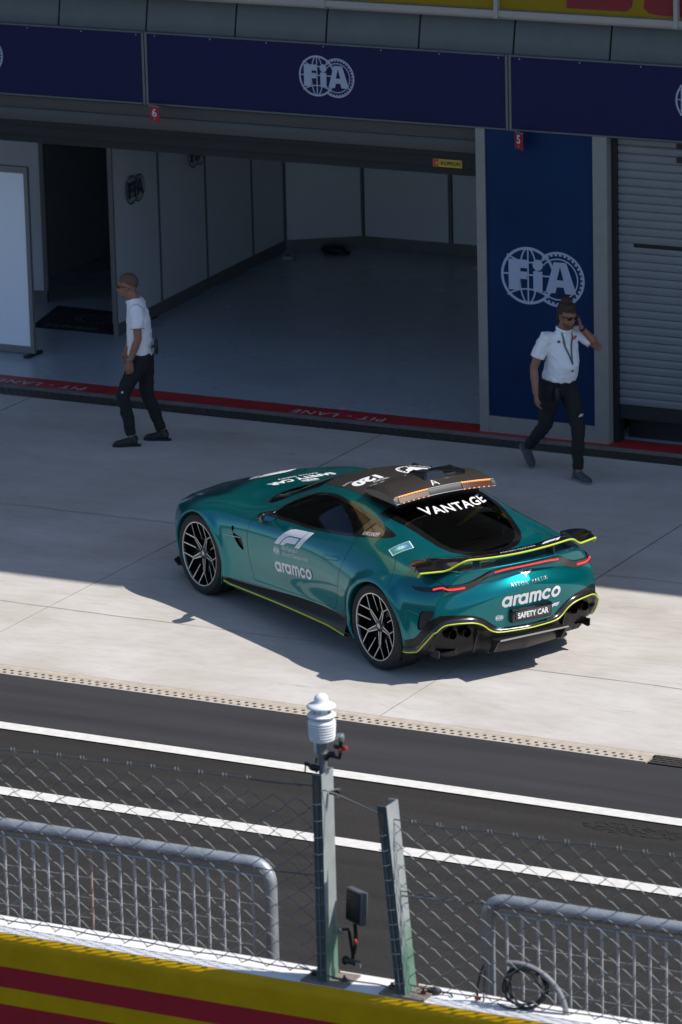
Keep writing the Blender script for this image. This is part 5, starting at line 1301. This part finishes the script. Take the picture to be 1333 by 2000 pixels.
# black panel lamp on an arm low on the post
lp = empty('panel_lamp', (4.74, -9.93, 1.0), 0, 'black flat panel unit on a jointed arm beside the upright post', 'lamp')
T = Matrix.Translation((.125, 0, .48)) @ Matrix.Rotation(R_(-28), 4, 'Z') @ Matrix.Rotation(R_(-4), 4, 'X')
mb = MB(); mb.bbox(-.085,.085,-.018,.028,-.105,.105,.010, T=T); mb.build('housing', mat('grey_housing', (.10,.11,.115), rough=.4), lp)
mb = MB(); mb.bbox(-.078,.070,-.021,-.016,-.095,.095,.003, T=T)
mb.build('screen', satin_black, lp)
mb = MB()
for i in range(7):
    for j in range(6): mb.box(-.070+.022*j, -.055+.022*j, -.024, -.021, -.085+.026*i, -.068+.026*i, T=T)
mb.build('cooling_grid', bk, lp)
mb = MB(); mb.tube([(.12,-.01,.37),(.125,-.01,.30),(.115,-.01,.20),(.10,-.01,.15)], .013, 8); mb.tube([(.02,-.01,.32),(.075,-.01,.33),(.08,-.01,.31),(.10,-.01,.16)], .010, 8)
mb.tube([(.05,-.02,.13),(.10,-.02,.13),(.155,-.02,.12)], .020, 8); mb.ellip((.055,-.02,.13), (.026,.026,.03), 12, 8); mb.build('arm', bk, lp)
mb = MB(); mb.lathe([(.001,-.012),(.018,-.012),(.018,.012),(.001,.012)], 12, T=Matrix.Translation((.150,-.035,.12))); mb.bbox(.0,.035,-.02,.01,.29,.33,.004); mb.build('joint', silver, lp)
mb = MB(); mb.ellip((.125,-.02,.26), (.014,.012,.02), 10, 6); mb.build('knob', rk, lp)
# hose coil on the wall top
hc = empty('coiled_hose', (6.03, -9.93, 1.0), 0, 'coil of black cable and grey ribbed hose on the white wall top', 'hose')
mb = MB(); rg = random.Random(3)
for k in range(7):
    r = .125+rg.uniform(-.012,.014); ph = rg.uniform(0, 6); cx0 = -.055+rg.uniform(-.012,.012); cz0 = .135+rg.uniform(-.01,.01)
    mb.tube([(cx0+r*math.cos(t), .03*math.sin(2*t+ph)+rg.uniform(-.004,.004), cz0+r*.95*math.sin(t)) for t in np.linspace(0, 2*math.pi, 34, endpoint=False)], .006, 6, closed=True)
mb.tube([(.02,0,.03),(-.05,-.03,.01),(-.15,-.06,.012),(-.22,-.03,.02)], .005, 6); mb.build('cable', satin_black, hc)
mb = MB(); P = [(-.10+.36*math.sin(t)*.85, .02, -.02+.29*math.cos(t)) for t in np.linspace(-.25, 1.75, 60)]
mb.tube(P, [.017+.0025*(i % 2) for i in range(60)], 10); mb.build('ribbed_hose', mat('grey_hose', (.22,.22,.23), rough=.5), hc)
st = empty('cable_strap', (5.66, -9.93, 1.0), 0, 'narrow black strap with a red tag leaning at the barrier foot', 'strap')
mb = MB(); mb.tube([(.0,0,.0),(.01,0,.10),(.035,0,.20),(.05,0,.24),(.06,0,.20),(.05,0,.08),(.045,0,.0)], [(.008,.004)]*7, 8); mb.build('band', satin_black, st)
mb = MB(); mb.bbox(-.01,.03,-.012,.0,.01,.03,.003); mb.build('tag', rk, st)
mb = MB(); mb.ellip((0,0,.02), (.05,.035,.022), 12, 8); mb.tube([(.04,0,.02),(.10,.01,.015),(.13,-.02,.01)], .006, 6); o = mb.build('cable_knot', satin_black); o.location = (5.38,-9.93,1.0); tag(o, 'black knot of cable behind the foot of the leaning post', 'cable')
# ================================================================== PEOPLE
from mathutils import noise as mnoise
def blob(name, fill, m, parent, vox=.009, smooth=2, wrinkle=0.0, wscale=14, mats=None, region=None):
    mb = MB(); fill(mb)
    me = bpy.data.meshes.new(name); me.from_pydata([tuple(v) for v in mb.v], [], [tuple(f) for f in mb.f])
    bm = bmesh.new(); bm.from_mesh(me); bmesh.ops.recalc_face_normals(bm, faces=bm.faces); bm.to_mesh(me); bm.free()
    o = bpy.data.objects.new(name, me); COL.objects.link(o)
    md = o.modifiers.new('r', 'REMESH'); md.mode = 'VOXEL'; md.voxel_size = vox; md.adaptivity = 0
    dg = bpy.context.evaluated_depsgraph_get(); me2 = bpy.data.meshes.new_from_object(o.evaluated_get(dg)); o.modifiers.clear(); o.data = me2; me2.name = name
    bm = bmesh.new(); bm.from_mesh(me2)
    for _ in range(smooth): bmesh.ops.smooth_vert(bm, verts=bm.verts, factor=.5, use_axis_x=True, use_axis_y=True, use_axis_z=True)
    if wrinkle:
        bm.normal_update()
        for v in bm.verts:
            p = v.co*wscale; q = Vector((p.x*1.0, p.y*1.0, p.z*1.5+p.x*.8)); v.co += v.normal*wrinkle*(mnoise.noise(q)+.5*mnoise.noise(q*2.1))
    bm.to_mesh(me2); bm.free()
    me2.materials.clear()
    for mm in (mats or [m]): me2.materials.append(mm)
    if region:
        for p in me2.polygons: p.material_index = region(p.center)
    me2.polygons.foreach_set('use_smooth', [True]*len(me2.polygons))
    o.parent = parent; return o
skin = mat('tanned_skin', (.30, .135, .085), rough=.55, noise=.10, nscale=14)
shirt_m = mat('white_polo_cloth', (.86, .85, .88), rough=.8, bump=.15, bscale=60)
trouser_m = mat('black_trouser_cloth', (.012, .012, .014), rough=.85, bump=.2, bscale=60)
shoe_m = mat('black_shoe', (.018, .02, .022), rough=.6); sole_g = mat('grey_sole', (.20, .20, .19), rough=.7); shoe_g = mat('slate_shoe', (.055, .07, .085), rough=.7)
hair_m = mat('brown_hair', (.040, .022, .014), rough=.6, noise=.4, nscale=60, bump=.8, bscale=120)
stub_m = mat('shaved_hair', (.115, .060, .042), rough=.7, noise=.12, nscale=60)
glass_b = mat('sunglass_black', (.008,.008,.009), rough=.15, coat=.5)
V3 = Vector
def hand(mb, wr, d, side, curl=.5, palm_n=None, s=1.0):
    """wrist point, direction of the hand, palm normal"""
    d = V3(d).normalized(); n = V3(palm_n).normalized(); n = (n-d*n.dot(d)).normalized(); w_ = d.cross(n).normalized()*side
    mb.tube([wr-d*.02, wr+d*.03, wr+d*.085*s], [(.019,.026),(.017,.038),(.014,.041)], 12, flat=n)
    for i, (off, L) in enumerate(((.030,.072),(.010,.080),(-.010,.075),(-.029,.058))):
        b = wr+d*.080*s+w_*off; L *= s; c = curl*(1+.12*i); p1 = b+(d*math.cos(c*.5)+n*math.sin(c*.5))*L*.45; p2 = p1+(d*math.cos(c*1.3)+n*math.sin(c*1.3))*L*.33; p3 = p2+(d*math.cos(c*2)+n*math.sin(c*2))*L*.25
        mb.tube([b, p1, p2, p3], [.0095,.009,.008,.006], 8)
    b = wr+d*.030*s+w_*.030; p1 = b+(d*.85+w_*.40+n*.25).normalized()*.036*s; p2 = p1+(d*.98+w_*.0+n*.25).normalized()*.032*s
    mb.tube([b-w_*.012, p1, p2], [.013,.011,.008], 8)
def head(mb, c, f, tilt=0.0, sc=1.0):
    """c head centre, f facing yaw (radians, local), returns matrix local: x forward, z up"""
    T = Matrix.Translation(c) @ Matrix.Rotation(f, 4, 'Z') @ Matrix.Rotation(tilt, 4, 'Y') @ Matrix.Scale(sc, 4)
    mb.ellip((-.010,0,.030), (.098,.077,.092), 24, 16, T=T)            # cranium
    mb.ellip((.028,0,-.035), (.062,.058,.078), 20, 14, T=T)            # face
    mb.ellip((.055,0,-.088), (.030,.032,.022), 14, 10, T=T)            # chin
    mb.ellip((.070,0,.022), (.025,.045,.016), 14, 8, T=T)              # brow
    mb.tube([T @ V3((.088,0,.005)), T @ V3((.104,0,-.020)), T @ V3((.108,0,-.032))], [.009*sc,.012*sc,.013*sc], 8)   # nose
    for s in (1, -1):
        mb.ellip((.100,s*.010,-.034), (.009,.008,.007), 8, 6, T=T)
        mb.ellip((-.004,s*.079,-.008), (.018,.008,.030), 12, 10, T=T); mb.ellip((.058,s*.040,-.020), (.022,.018,.018), 10, 8, T=T)
    mb.ellip((.086,0,-.055), (.014,.024,.006), 12, 6, T=T); mb.ellip((.084,0,-.066), (.013,.022,.007), 12, 6, T=T)
    return T
def face_parts(T, root):
    mb = MB()
    for s in (1, -1): mb.ellip((.0865,s*.031,.004), (.010,.013,.007), 12, 8, T=T)
    mb.build('eyes', mat('eye_white', (.5,.48,.45), rough=.3), root)
    mb = MB(); mb.ellip((.0975,0,-.0605), (.004,.020,.0022), 12, 6, T=T); mb.build('mouth', mat('lip_line', (.16,.05,.04), rough=.6), root)
def sunglasses(T, root):
    mb = MB()
    for s in (1, -1):
        mb.tube([T @ V3((.093-abs(y-.031)*.25, s*y, .006)) for y in (.006,.016,.031,.046,.058)], [(.004,.014),(.004,.018),(.004,.020),(.004,.018),(.004,.013)], 12, flat=(T.to_3x3() @ V3((1,0,0))))
        mb.tube([T @ V3((.085,s*.062,.012)), T @ V3((.05,s*.078,.010)), T @ V3((-.005,s*.084,.004)), T @ V3((-.02,s*.083,-.012))], .0038, 6)
    mb.tube([T @ V3((.098,-.008,.012)), T @ V3((.100,0,.014)), T @ V3((.098,.008,.012))], .003, 6)
    return mb.build('sunglasses', glass_b, root)
def shoe(root, ank, yaw, pitch, m, sm):
    """ank: ankle joint; foot drawn from heel to toe"""
    T = Matrix.Translation(ank) @ Matrix.Rotation(yaw, 4, 'Z') @ Matrix.Rotation(pitch, 4, 'Y') @ Matrix.Diagonal((.90,.88,1,1))
    def fl(mb):
        mb.tube([T @ V3(p) for p in ((-.065,0,-.045),(-.03,0,-.038),(.03,0,-.042),(.10,0,-.055),(.16,0,-.062),(.198,0,-.066))], [(.032,.032),(.045,.037),(.040,.042),(.034,.047),(.027,.045),(.014,.030)], 16, flat=(T.to_3x3() @ V3((0,0,1))))
        mb.tube([T @ V3((-.02,0,-.05)), T @ V3((-.012,0,.0)), T @ V3((-.010,0,.012))], [(.045,.036),(.046,.038),(.044,.037)], 16)
    s_o = blob('shoe', fl, m, root, .007, 2)
    mb = MB(); out = [(-.098,0),(-.085,.030),(-.04,.036),(.02,.036),(.09,.049),(.15,.047),(.195,.030),(.212,0),(.195,-.030),(.15,-.042),(.09,-.043),(.02,-.034),(-.04,-.036),(-.085,-.030)]
    mb.prism([(p[0], p[1]) for p in smooth_poly(out, 3)], -.090, -.074, T); mb.build('sole', sm, s_o)
def make_person(loc, yaw, label, P):
    root = empty('person', loc, yaw, label, 'person')
    J = P['J']; g = lambda k: V3(J[k])
    def body_fill(mb):
        T = head(mb, g('head'), P['face'], P.get('tilt', 0))
        hd = g('head'); mb.tube([g('neck')+V3((-.01,0,-.05)), g('neck'), hd+V3((-.015,0,-.05))], [.064,.056,.056], 14)
        ch, pv = g('chest'), g('pelvis')
        mb.tube([pv, (pv+ch)/2, ch, g('neck')+V3((0,0,-.04))], [(.08,.115),(.078,.105),(.080,.115),(.055,.07)], 18, flat=(1,0,0))
        for s in ('l', 'r'):
            sh, el, wr = g('sh_'+s), g('el_'+s), g('wr_'+s)
            mb.tube([ch+(sh-ch)*.5, sh+(el-sh)*.06, sh+(el-sh)*.5, el, el+(wr-el)*.3, wr], [.040,.042,.044,.038,.040,.027], 14)
            hd_ = P['hand_'+s]; hand(mb, wr, hd_[0], hd_[2], hd_[3], hd_[1])
            hp, kn, an = g('hip_'+s), g('kn_'+s), g('an_'+s)
            mb.tube([hp, hp+(kn-hp)*.5, kn, kn+(an-kn)*.35, an, an+V3((0,0,-.03))], [.080,.068,.050,.050,.034,.034], 14)
    body_o = blob('body', body_fill, skin, root, .0075, 2)
    tmp = MB(); T = head(tmp, g('head'), P['face'], P.get('tilt', 0))
    face_parts(T, root); sunglasses(T, root)
    ch, pv, nk = g('chest'), g('pelvis'), g('neck'); bel = P.get('belly', .0)
    def shirt_fill(mb):
        w0 = pv+V3((P.get('sx', 0), 0, .055)); mid = (pv+ch)/2+V3((bel*.6, 0, .02))
        mb.tube([w0+V3((0,0,-.075-P.get('hem', 0))), w0+V3((0,0,-.02)), mid, (mid+ch)/2+V3((0,0,.02)), ch+V3((0,0,.02)), nk+V3((-.008,0,-.045)), nk+V3((-.005,0,-.01))], [(.126+bel*.4,.166),(.126+bel*.5,.164),(.118+bel*.7,.150),(.116,.156),(.104,.158),(.074,.100),(.062,.066)], 24, flat=(1,0,0))
        for s in ('l', 'r'):
            sh, el = g('sh_'+s), g('el_'+s)
            mb.tube([ch+(sh-ch)*.35+V3((0,0,.01)), sh+V3((0,0,-.004)), sh+(el-sh)*.35, sh+(el-sh)*.66], [.080,.066,.064,.066], 16)
    shirt = blob('polo_shirt', shirt_fill, shirt_m, root, .009, 2, wrinkle=.010, wscale=11)
    mb = MB()                                                     # collar and piping
    c = nk+V3((-.004,0,-.012)); ring = [c+V3((.066*math.cos(a)+.010*(math.cos(a) > 0)*math.cos(a), .070*math.sin(a), .014-.030*max(0, math.cos(a)))) for a in np.linspace(0, 2*math.pi, 28, endpoint=False)]
    mb.tube(ring, [(.017,.006)]*28, 8, closed=True, flat=(0,0,1)); mb.build('collar', shirt_m, root)
    mb = MB()
    for s in ('l', 'r'):
        sh, el = g('sh_'+s), g('el_'+s); d = (el-sh).normalized(); cc = sh+(el-sh)*.645; n1 = d.orthogonal().normalized(); n2 = d.cross(n1)
        mb.tube([cc+n1*.0705*math.cos(a)+n2*.0705*math.sin(a) for a in np.linspace(0, 2*math.pi, 24, endpoint=False)], .0022, 5, closed=True)
    mb.build('sleeve_piping', mat('red_piping', (.45,.05,.09), rough=.7), root)
    def tr_fill(mb):
        mb.tube([pv+V3((0,0,.06)), pv+V3((0,0,.0)), pv+V3((0,0,-.09)), pv+V3((0,0,-.14))], [(.098,.142),(.112,.156),(.116,.163),(.08,.12)], 22, flat=(1,0,0))
        for s in ('l', 'r'):
            hp, kn, an = g('hip_'+s), g('kn_'+s), g('an_'+s)
            mb.tube([hp+V3((0,0,.02)), hp, hp+(kn-hp)*.5, kn, kn+(an-kn)*.4, kn+(an-kn)*.95], [.090,.102,.086,.068,.062,.050], 18)
    tr = blob('trousers', tr_fill, trouser_m, root, .009, 2, wrinkle=.010, wscale=8)
    for s in ('l', 'r'): shoe(root, g('an_'+s), P['foot_'+s][0], P['foot_'+s][1], P['shoe'][0], P['shoe'][1])
    return root, T, g
# man on the left: profile, facing left along the building
J1 = dict(head=(.105,0,1.552), neck=(.052,0,1.422), chest=(.020,0,1.27), pelvis=(.005,0,.93),
  sh_l=(.012,.168,1.352), sh_r=(.02,-.168,1.352), el_l=(-.005,.235,1.085), el_r=(.075,-.225,1.09), wr_l=(.085,.215,.862), wr_r=(.155,-.17,.89),
  hip_l=(-.015,.085,.89), hip_r=(-.015,-.085,.89), kn_l=(.175,.11,.505), kn_r=(-.03,-.10,.475), an_l=(.105,.11,.092), an_r=(-.165,-.11,.092))
P1 = dict(J=J1, face=R_(-2), tilt=R_(6), hand_l=((.02,-.05,-.99),(.15,-1,0),-1,.55), hand_r=((.05,.05,-.98),(.15,1,0),1,.6), foot_l=(R_(4),0), foot_r=(R_(-8),0), shoe=(shoe_m, shoe_m), belly=.0, hem=.03)
m1, T1, g1 = make_person((-4.66, 4.14, .0), R_(203), 'shaven headed man in white polo and black trousers walking left past the open garage', P1)
def cap_fill(mb): mb.ellip((-.012,0,.034), (.0995,.0785,.0935), 24, 16, T=T1)
def cutblob(o, f):
    bm = bmesh.new(); bm.from_mesh(o.data); bmesh.ops.delete(bm, geom=[v for v in bm.verts if f(v.co)], context='VERTS'); bm.to_mesh(o.data); bm.free()
cp = blob('hair', cap_fill, stub_m, m1, .006, 1); Ti = T1.inverted(); cutblob(cp, lambda c: (lambda q: q.z < .045 if q.x > .0 else q.z < -.03+.6*(q.x+.1))(Ti @ c) or (Ti @ c).x > .072)
def wristband(root, g, s, m, r=.031, k=.06, h=.016):
    a, b = g('wr_'+s), g('el_'+s); d = (b-a).normalized(); mb = MB(); mb.tube([a+d*k*.3, a+d*(k*.3+h)], [r, r], 14); n = V3((0, 1 if s == 'l' else -1, 0)); mb.ellip(tuple(a+d*(k*.3+h/2)+n*r), (.016,.006,.016), 10, 6); return mb.build('wrist_watch', m, root)
wristband(m1, g1, 'l', mat('steel_watch', (.20,.22,.21), rough=.35, metal=.8))
mb = MB(); mb.bbox(-.175,-.140,.055,.105,.905,1.03,.008); mb.tube([(-.16,.07,1.03),(-.158,.068,1.085)], .006, 6); mb.build('radio', satin_black, m1)
mb = MB(); mb.tube([(-.125,.16,.985),(-.15,.05,.99),(-.135,-.1,.985)], .010, 6); mb.build('belt', satin_black, m1)
a = Art(); a.poly([(0,.2),(.5,.5),(1,.35),(.7,.2),(.9,-.3),(.5,-.1),(.2,-.4),(.1,.0)]); a.fit(w=.026)
def on_mesh(o, a, T, D, m, name, parent, lift=.003):
    bv = BVHTree.FromPolygons([v.co.copy() for v in o.data.vertices], [tuple(p.vertices) for p in o.data.polygons]); return wrap_art(name, a, T, D, bv, m, parent, lift=lift, maxe=.02)
tro1 = [c for c in m1.children if c.name.startswith('trousers')][0]
on_mesh(tro1, a, frame((.17, .5, .55), (-1,0,0), (0,0,1)), (0,-1,0), white_vinyl, 'trouser_logo', tro1)
# man on the right: striding right, one hand raised to the far ear
J2 = dict(head=(.145,.0,1.570), neck=(.09,0,1.442), chest=(.05,0,1.28), pelvis=(.0,0,.935),
  sh_l=(.06,.175,1.368), sh_r=(.03,-.175,1.368), el_l=(.215,.31,1.235), el_r=(-.03,-.26,1.08), wr_l=(.165,.135,1.445), wr_r=(.02,-.275,.84),
  hip_l=(.01,.085,.89), hip_r=(-.01,-.085,.89), kn_l=(.165,.09,.51), kn_r=(-.13,-.07,.485), an_l=(.195,.07,.095), an_r=(-.50,-.01,.195))
P2 = dict(J=J2, face=R_(2), tilt=R_(12), hand_l=((-.05,-.22,.95),(-.5,-.75,0),-1,.75), hand_r=((.06,.05,-.99),(.2,1,0),1,.55), foot_l=(R_(2),R_(0)), foot_r=(R_(-4),R_(44)), shoe=(shoe_g, sole_g), belly=.07, sx=.015, hem=-.04)
m2, T2, g2 = make_person((-.43, 4.50, .0), R_(-30), 'bearded man with tied hair and sunglasses striding past the blue column, hand to ear', P2)
def hair_fill(mb):
    mb.ellip((-.016,0,.042), (.104,.084,.096), 24, 16, T=T2); mb.ellip((-.085,0,-.03), (.030,.055,.060), 14, 10, T=T2); mb.ellip((-.045,.0,.135), (.048,.046,.040), 16, 12, T=T2); mb.ellip((.03,0,.10), (.055,.06,.035), 16, 10, T=T2)
hr = blob('hair', hair_fill, hair_m, m2, .006, 1, wrinkle=.005, wscale=60); Ti2 = T2.inverted(); cutblob(hr, lambda c: (lambda q: (q.z < .052 and q.x > .02) or (q.z < .0 and q.x > -.045))(Ti2 @ c))
def beard_fill(mb):
    mb.ellip((.034,0,-.058), (.060,.060,.056), 18, 12, T=T2); mb.ellip((.058,0,-.092), (.032,.034,.022), 12, 8, T=T2)
bd2 = blob('beard', beard_fill, mat('short_beard', (.15,.075,.045), rough=.8), m2, .006, 1); cutblob(bd2, lambda c: (lambda q: q.z > -.062 or (q.x > .075 and q.z > -.075 and abs(q.y) < .026) or q.x < -.0)(Ti2 @ c))
wristband(m2, g2, 'l', satin_black, r=.032, k=.05, h=.022)
sh2 = [c for c in m2.children if c.name.startswith('polo_shirt')][0]; tro2 = [c for c in m2.children if c.name.startswith('trousers')][0]
bvs = BVHTree.FromPolygons([v.co.copy() for v in sh2.data.vertices], [tuple(p.vertices) for p in sh2.data.polygons])
def onshirt(y, z): h = bvs.ray_cast(V3((1, y, z)), V3((-1, 0, 0))); return h[0]+V3((.006, 0, 0))
mb = MB()
for pts in ([(.050,1.42),(.045,1.36),(.030,1.28),(.012,1.20),(.0,1.13)], [(-.055,1.42),(-.050,1.36),(-.035,1.28),(-.015,1.20),(-.0,1.13)]):
    mb.tube([onshirt(*p) for p in pts], [(.002,.009)]*5, 8, flat=(1,0,0))
mb.tube([onshirt(0,1.135), onshirt(.0,1.05)+V3((.004,0,0))], [(.004,.012),(.004,.012)], 8, flat=(1,0,0)); mb.build('lanyard', mat('grey_lanyard', (.10,.13,.12), rough=.7), m2)
a = f1_logo(); a.fit(w=.07, h=.030); on_mesh(sh2, a, frame((1,.085,1.345), (0,1,0), (0,0,1)), (-1,0,0), mat('red_badge', (.55,.03,.03), rough=.6), 'shirt_logo', sh2, lift=.004)
a = Art(); a.poly([(0,.2),(.5,.5),(1,.35),(.7,.2),(.9,-.3),(.5,-.1),(.2,-.4),(.1,.0)]); a.fit(w=.03); on_mesh(sh2, a, frame((1,-.085,1.33), (0,1,0), (0,0,1)), (-1,0,0), satin_black, 'shirt_mark', sh2, lift=.004)
a = f1_logo(); a.fit(w=.06, h=.022); on_mesh(tro2, a, frame((1,.10,.62), (0,1,0), (0,0,1)), (-1,0,0), white_vinyl, 'trouser_logo', tro2, lift=.004)
mb = MB(); mb.bbox(.10,.135,-.125,-.075,.77,.90,.008); mb.tube([(.12,-.11,.90),(.12,-.11,.955)], .005, 6); mb.bbox(.136,.139,-.12,-.085,.875,.882,.001); mb.build('radio', satin_black, m2)
# driver seen through the side window
co, yw = car.location.copy(), car.rotation_euler.z
dr = empty('person', car.matrix_basis @ V3((-.38, .34, .42)), yw, 'driver in dark clothes sitting inside the car behind the side window', 'person')
def drv(mb):
    T = head(mb, V3((.06,.0,.60)), R_(6)); mb.tube([(-.02,0,.40),(.01,0,.48),(.045,0,.56)], [.06,.055,.055], 12)
    mb.tube([(.02,0,.02),(-.05,0,.2),(-.06,0,.36),(-.02,0,.44)], [(.10,.15),(.10,.16),(.09,.17),(.05,.07)], 16, flat=(1,0,0))
    for s in (1, -1):
        mb.tube([(-.05,s*.14,.38),(-.04,s*.20,.35),(.14,s*.24,.17),(.36,s*.17,.27)], [.05,.05,.040,.027], 12); hand(mb, V3((.36,s*.17,.27)), (.9,-s*.2,.35), s, .9, (.2,-s,-.2))
        mb.tube([(.02,s*.09,.03),(.42,s*.10,.14),(.75,s*.08,-.10)], [.085,.065,.045], 12)
bo = blob('body', drv, skin, dr, .011, 2)
def drs(mb):
    mb.tube([(.02,0,.0),(-.05,0,.2),(-.06,0,.36),(-.02,0,.445)], [(.12,.17),(.12,.18),(.11,.19),(.06,.075)], 16, flat=(1,0,0))
    for s in (1, -1): mb.tube([(-.05,s*.12,.38),(-.04,s*.20,.35),(.10,s*.235,.20)], [.07,.066,.058], 12)
blob('shirt', drs, mat('dark_race_shirt', (.02,.05,.05), rough=.8), dr, .012, 2)
tmp = MB(); Td = head(tmp, V3((.06,.0,.60)), R_(6)); sunglasses(Td, dr)
def dh(mb): mb.ellip((-.016,0,.040), (.102,.082,.096), 20, 12, T=Td)
h_ = blob('hair', dh, hair_m, dr, .008, 1); cutblob(h_, lambda c: (lambda q: (q.z < .05 and q.x > .02) or q.z < -.02)(Td.inverted() @ c))
# ================================================================== yellow box added out of view to reflect in the quarter window
pd = empty('yellow_reflector', (-8.5, 0, 7.0), 0, 'yellow box added out of view, left, to reflect in the car quarter window', 'sign')
mb = MB(); mb.box(-.9, .9, -1.9, 1.9, 0, 6.0); mb.box(-.3, .3, 1.9, 6.5, 3.3, 3.8); mb.build('structure', render_m, pd)  # body of the added reflector box, out of view
mb = MB(); mb.box(.905, .95, -1.85, 1.85, .1, 5.9); mb.build('reflector_face', yel_m, pd)
mb = MB(); mb.box(.955, .97, -1.2, .2, 2.9, 3.1); mb.box(.955, .97, .7, 1.5, 3.6, 3.9); mb.box(.955, .97, -1.5, .9, 1.3, 1.55); mb.build('reflector_stripe', red_m, pd)
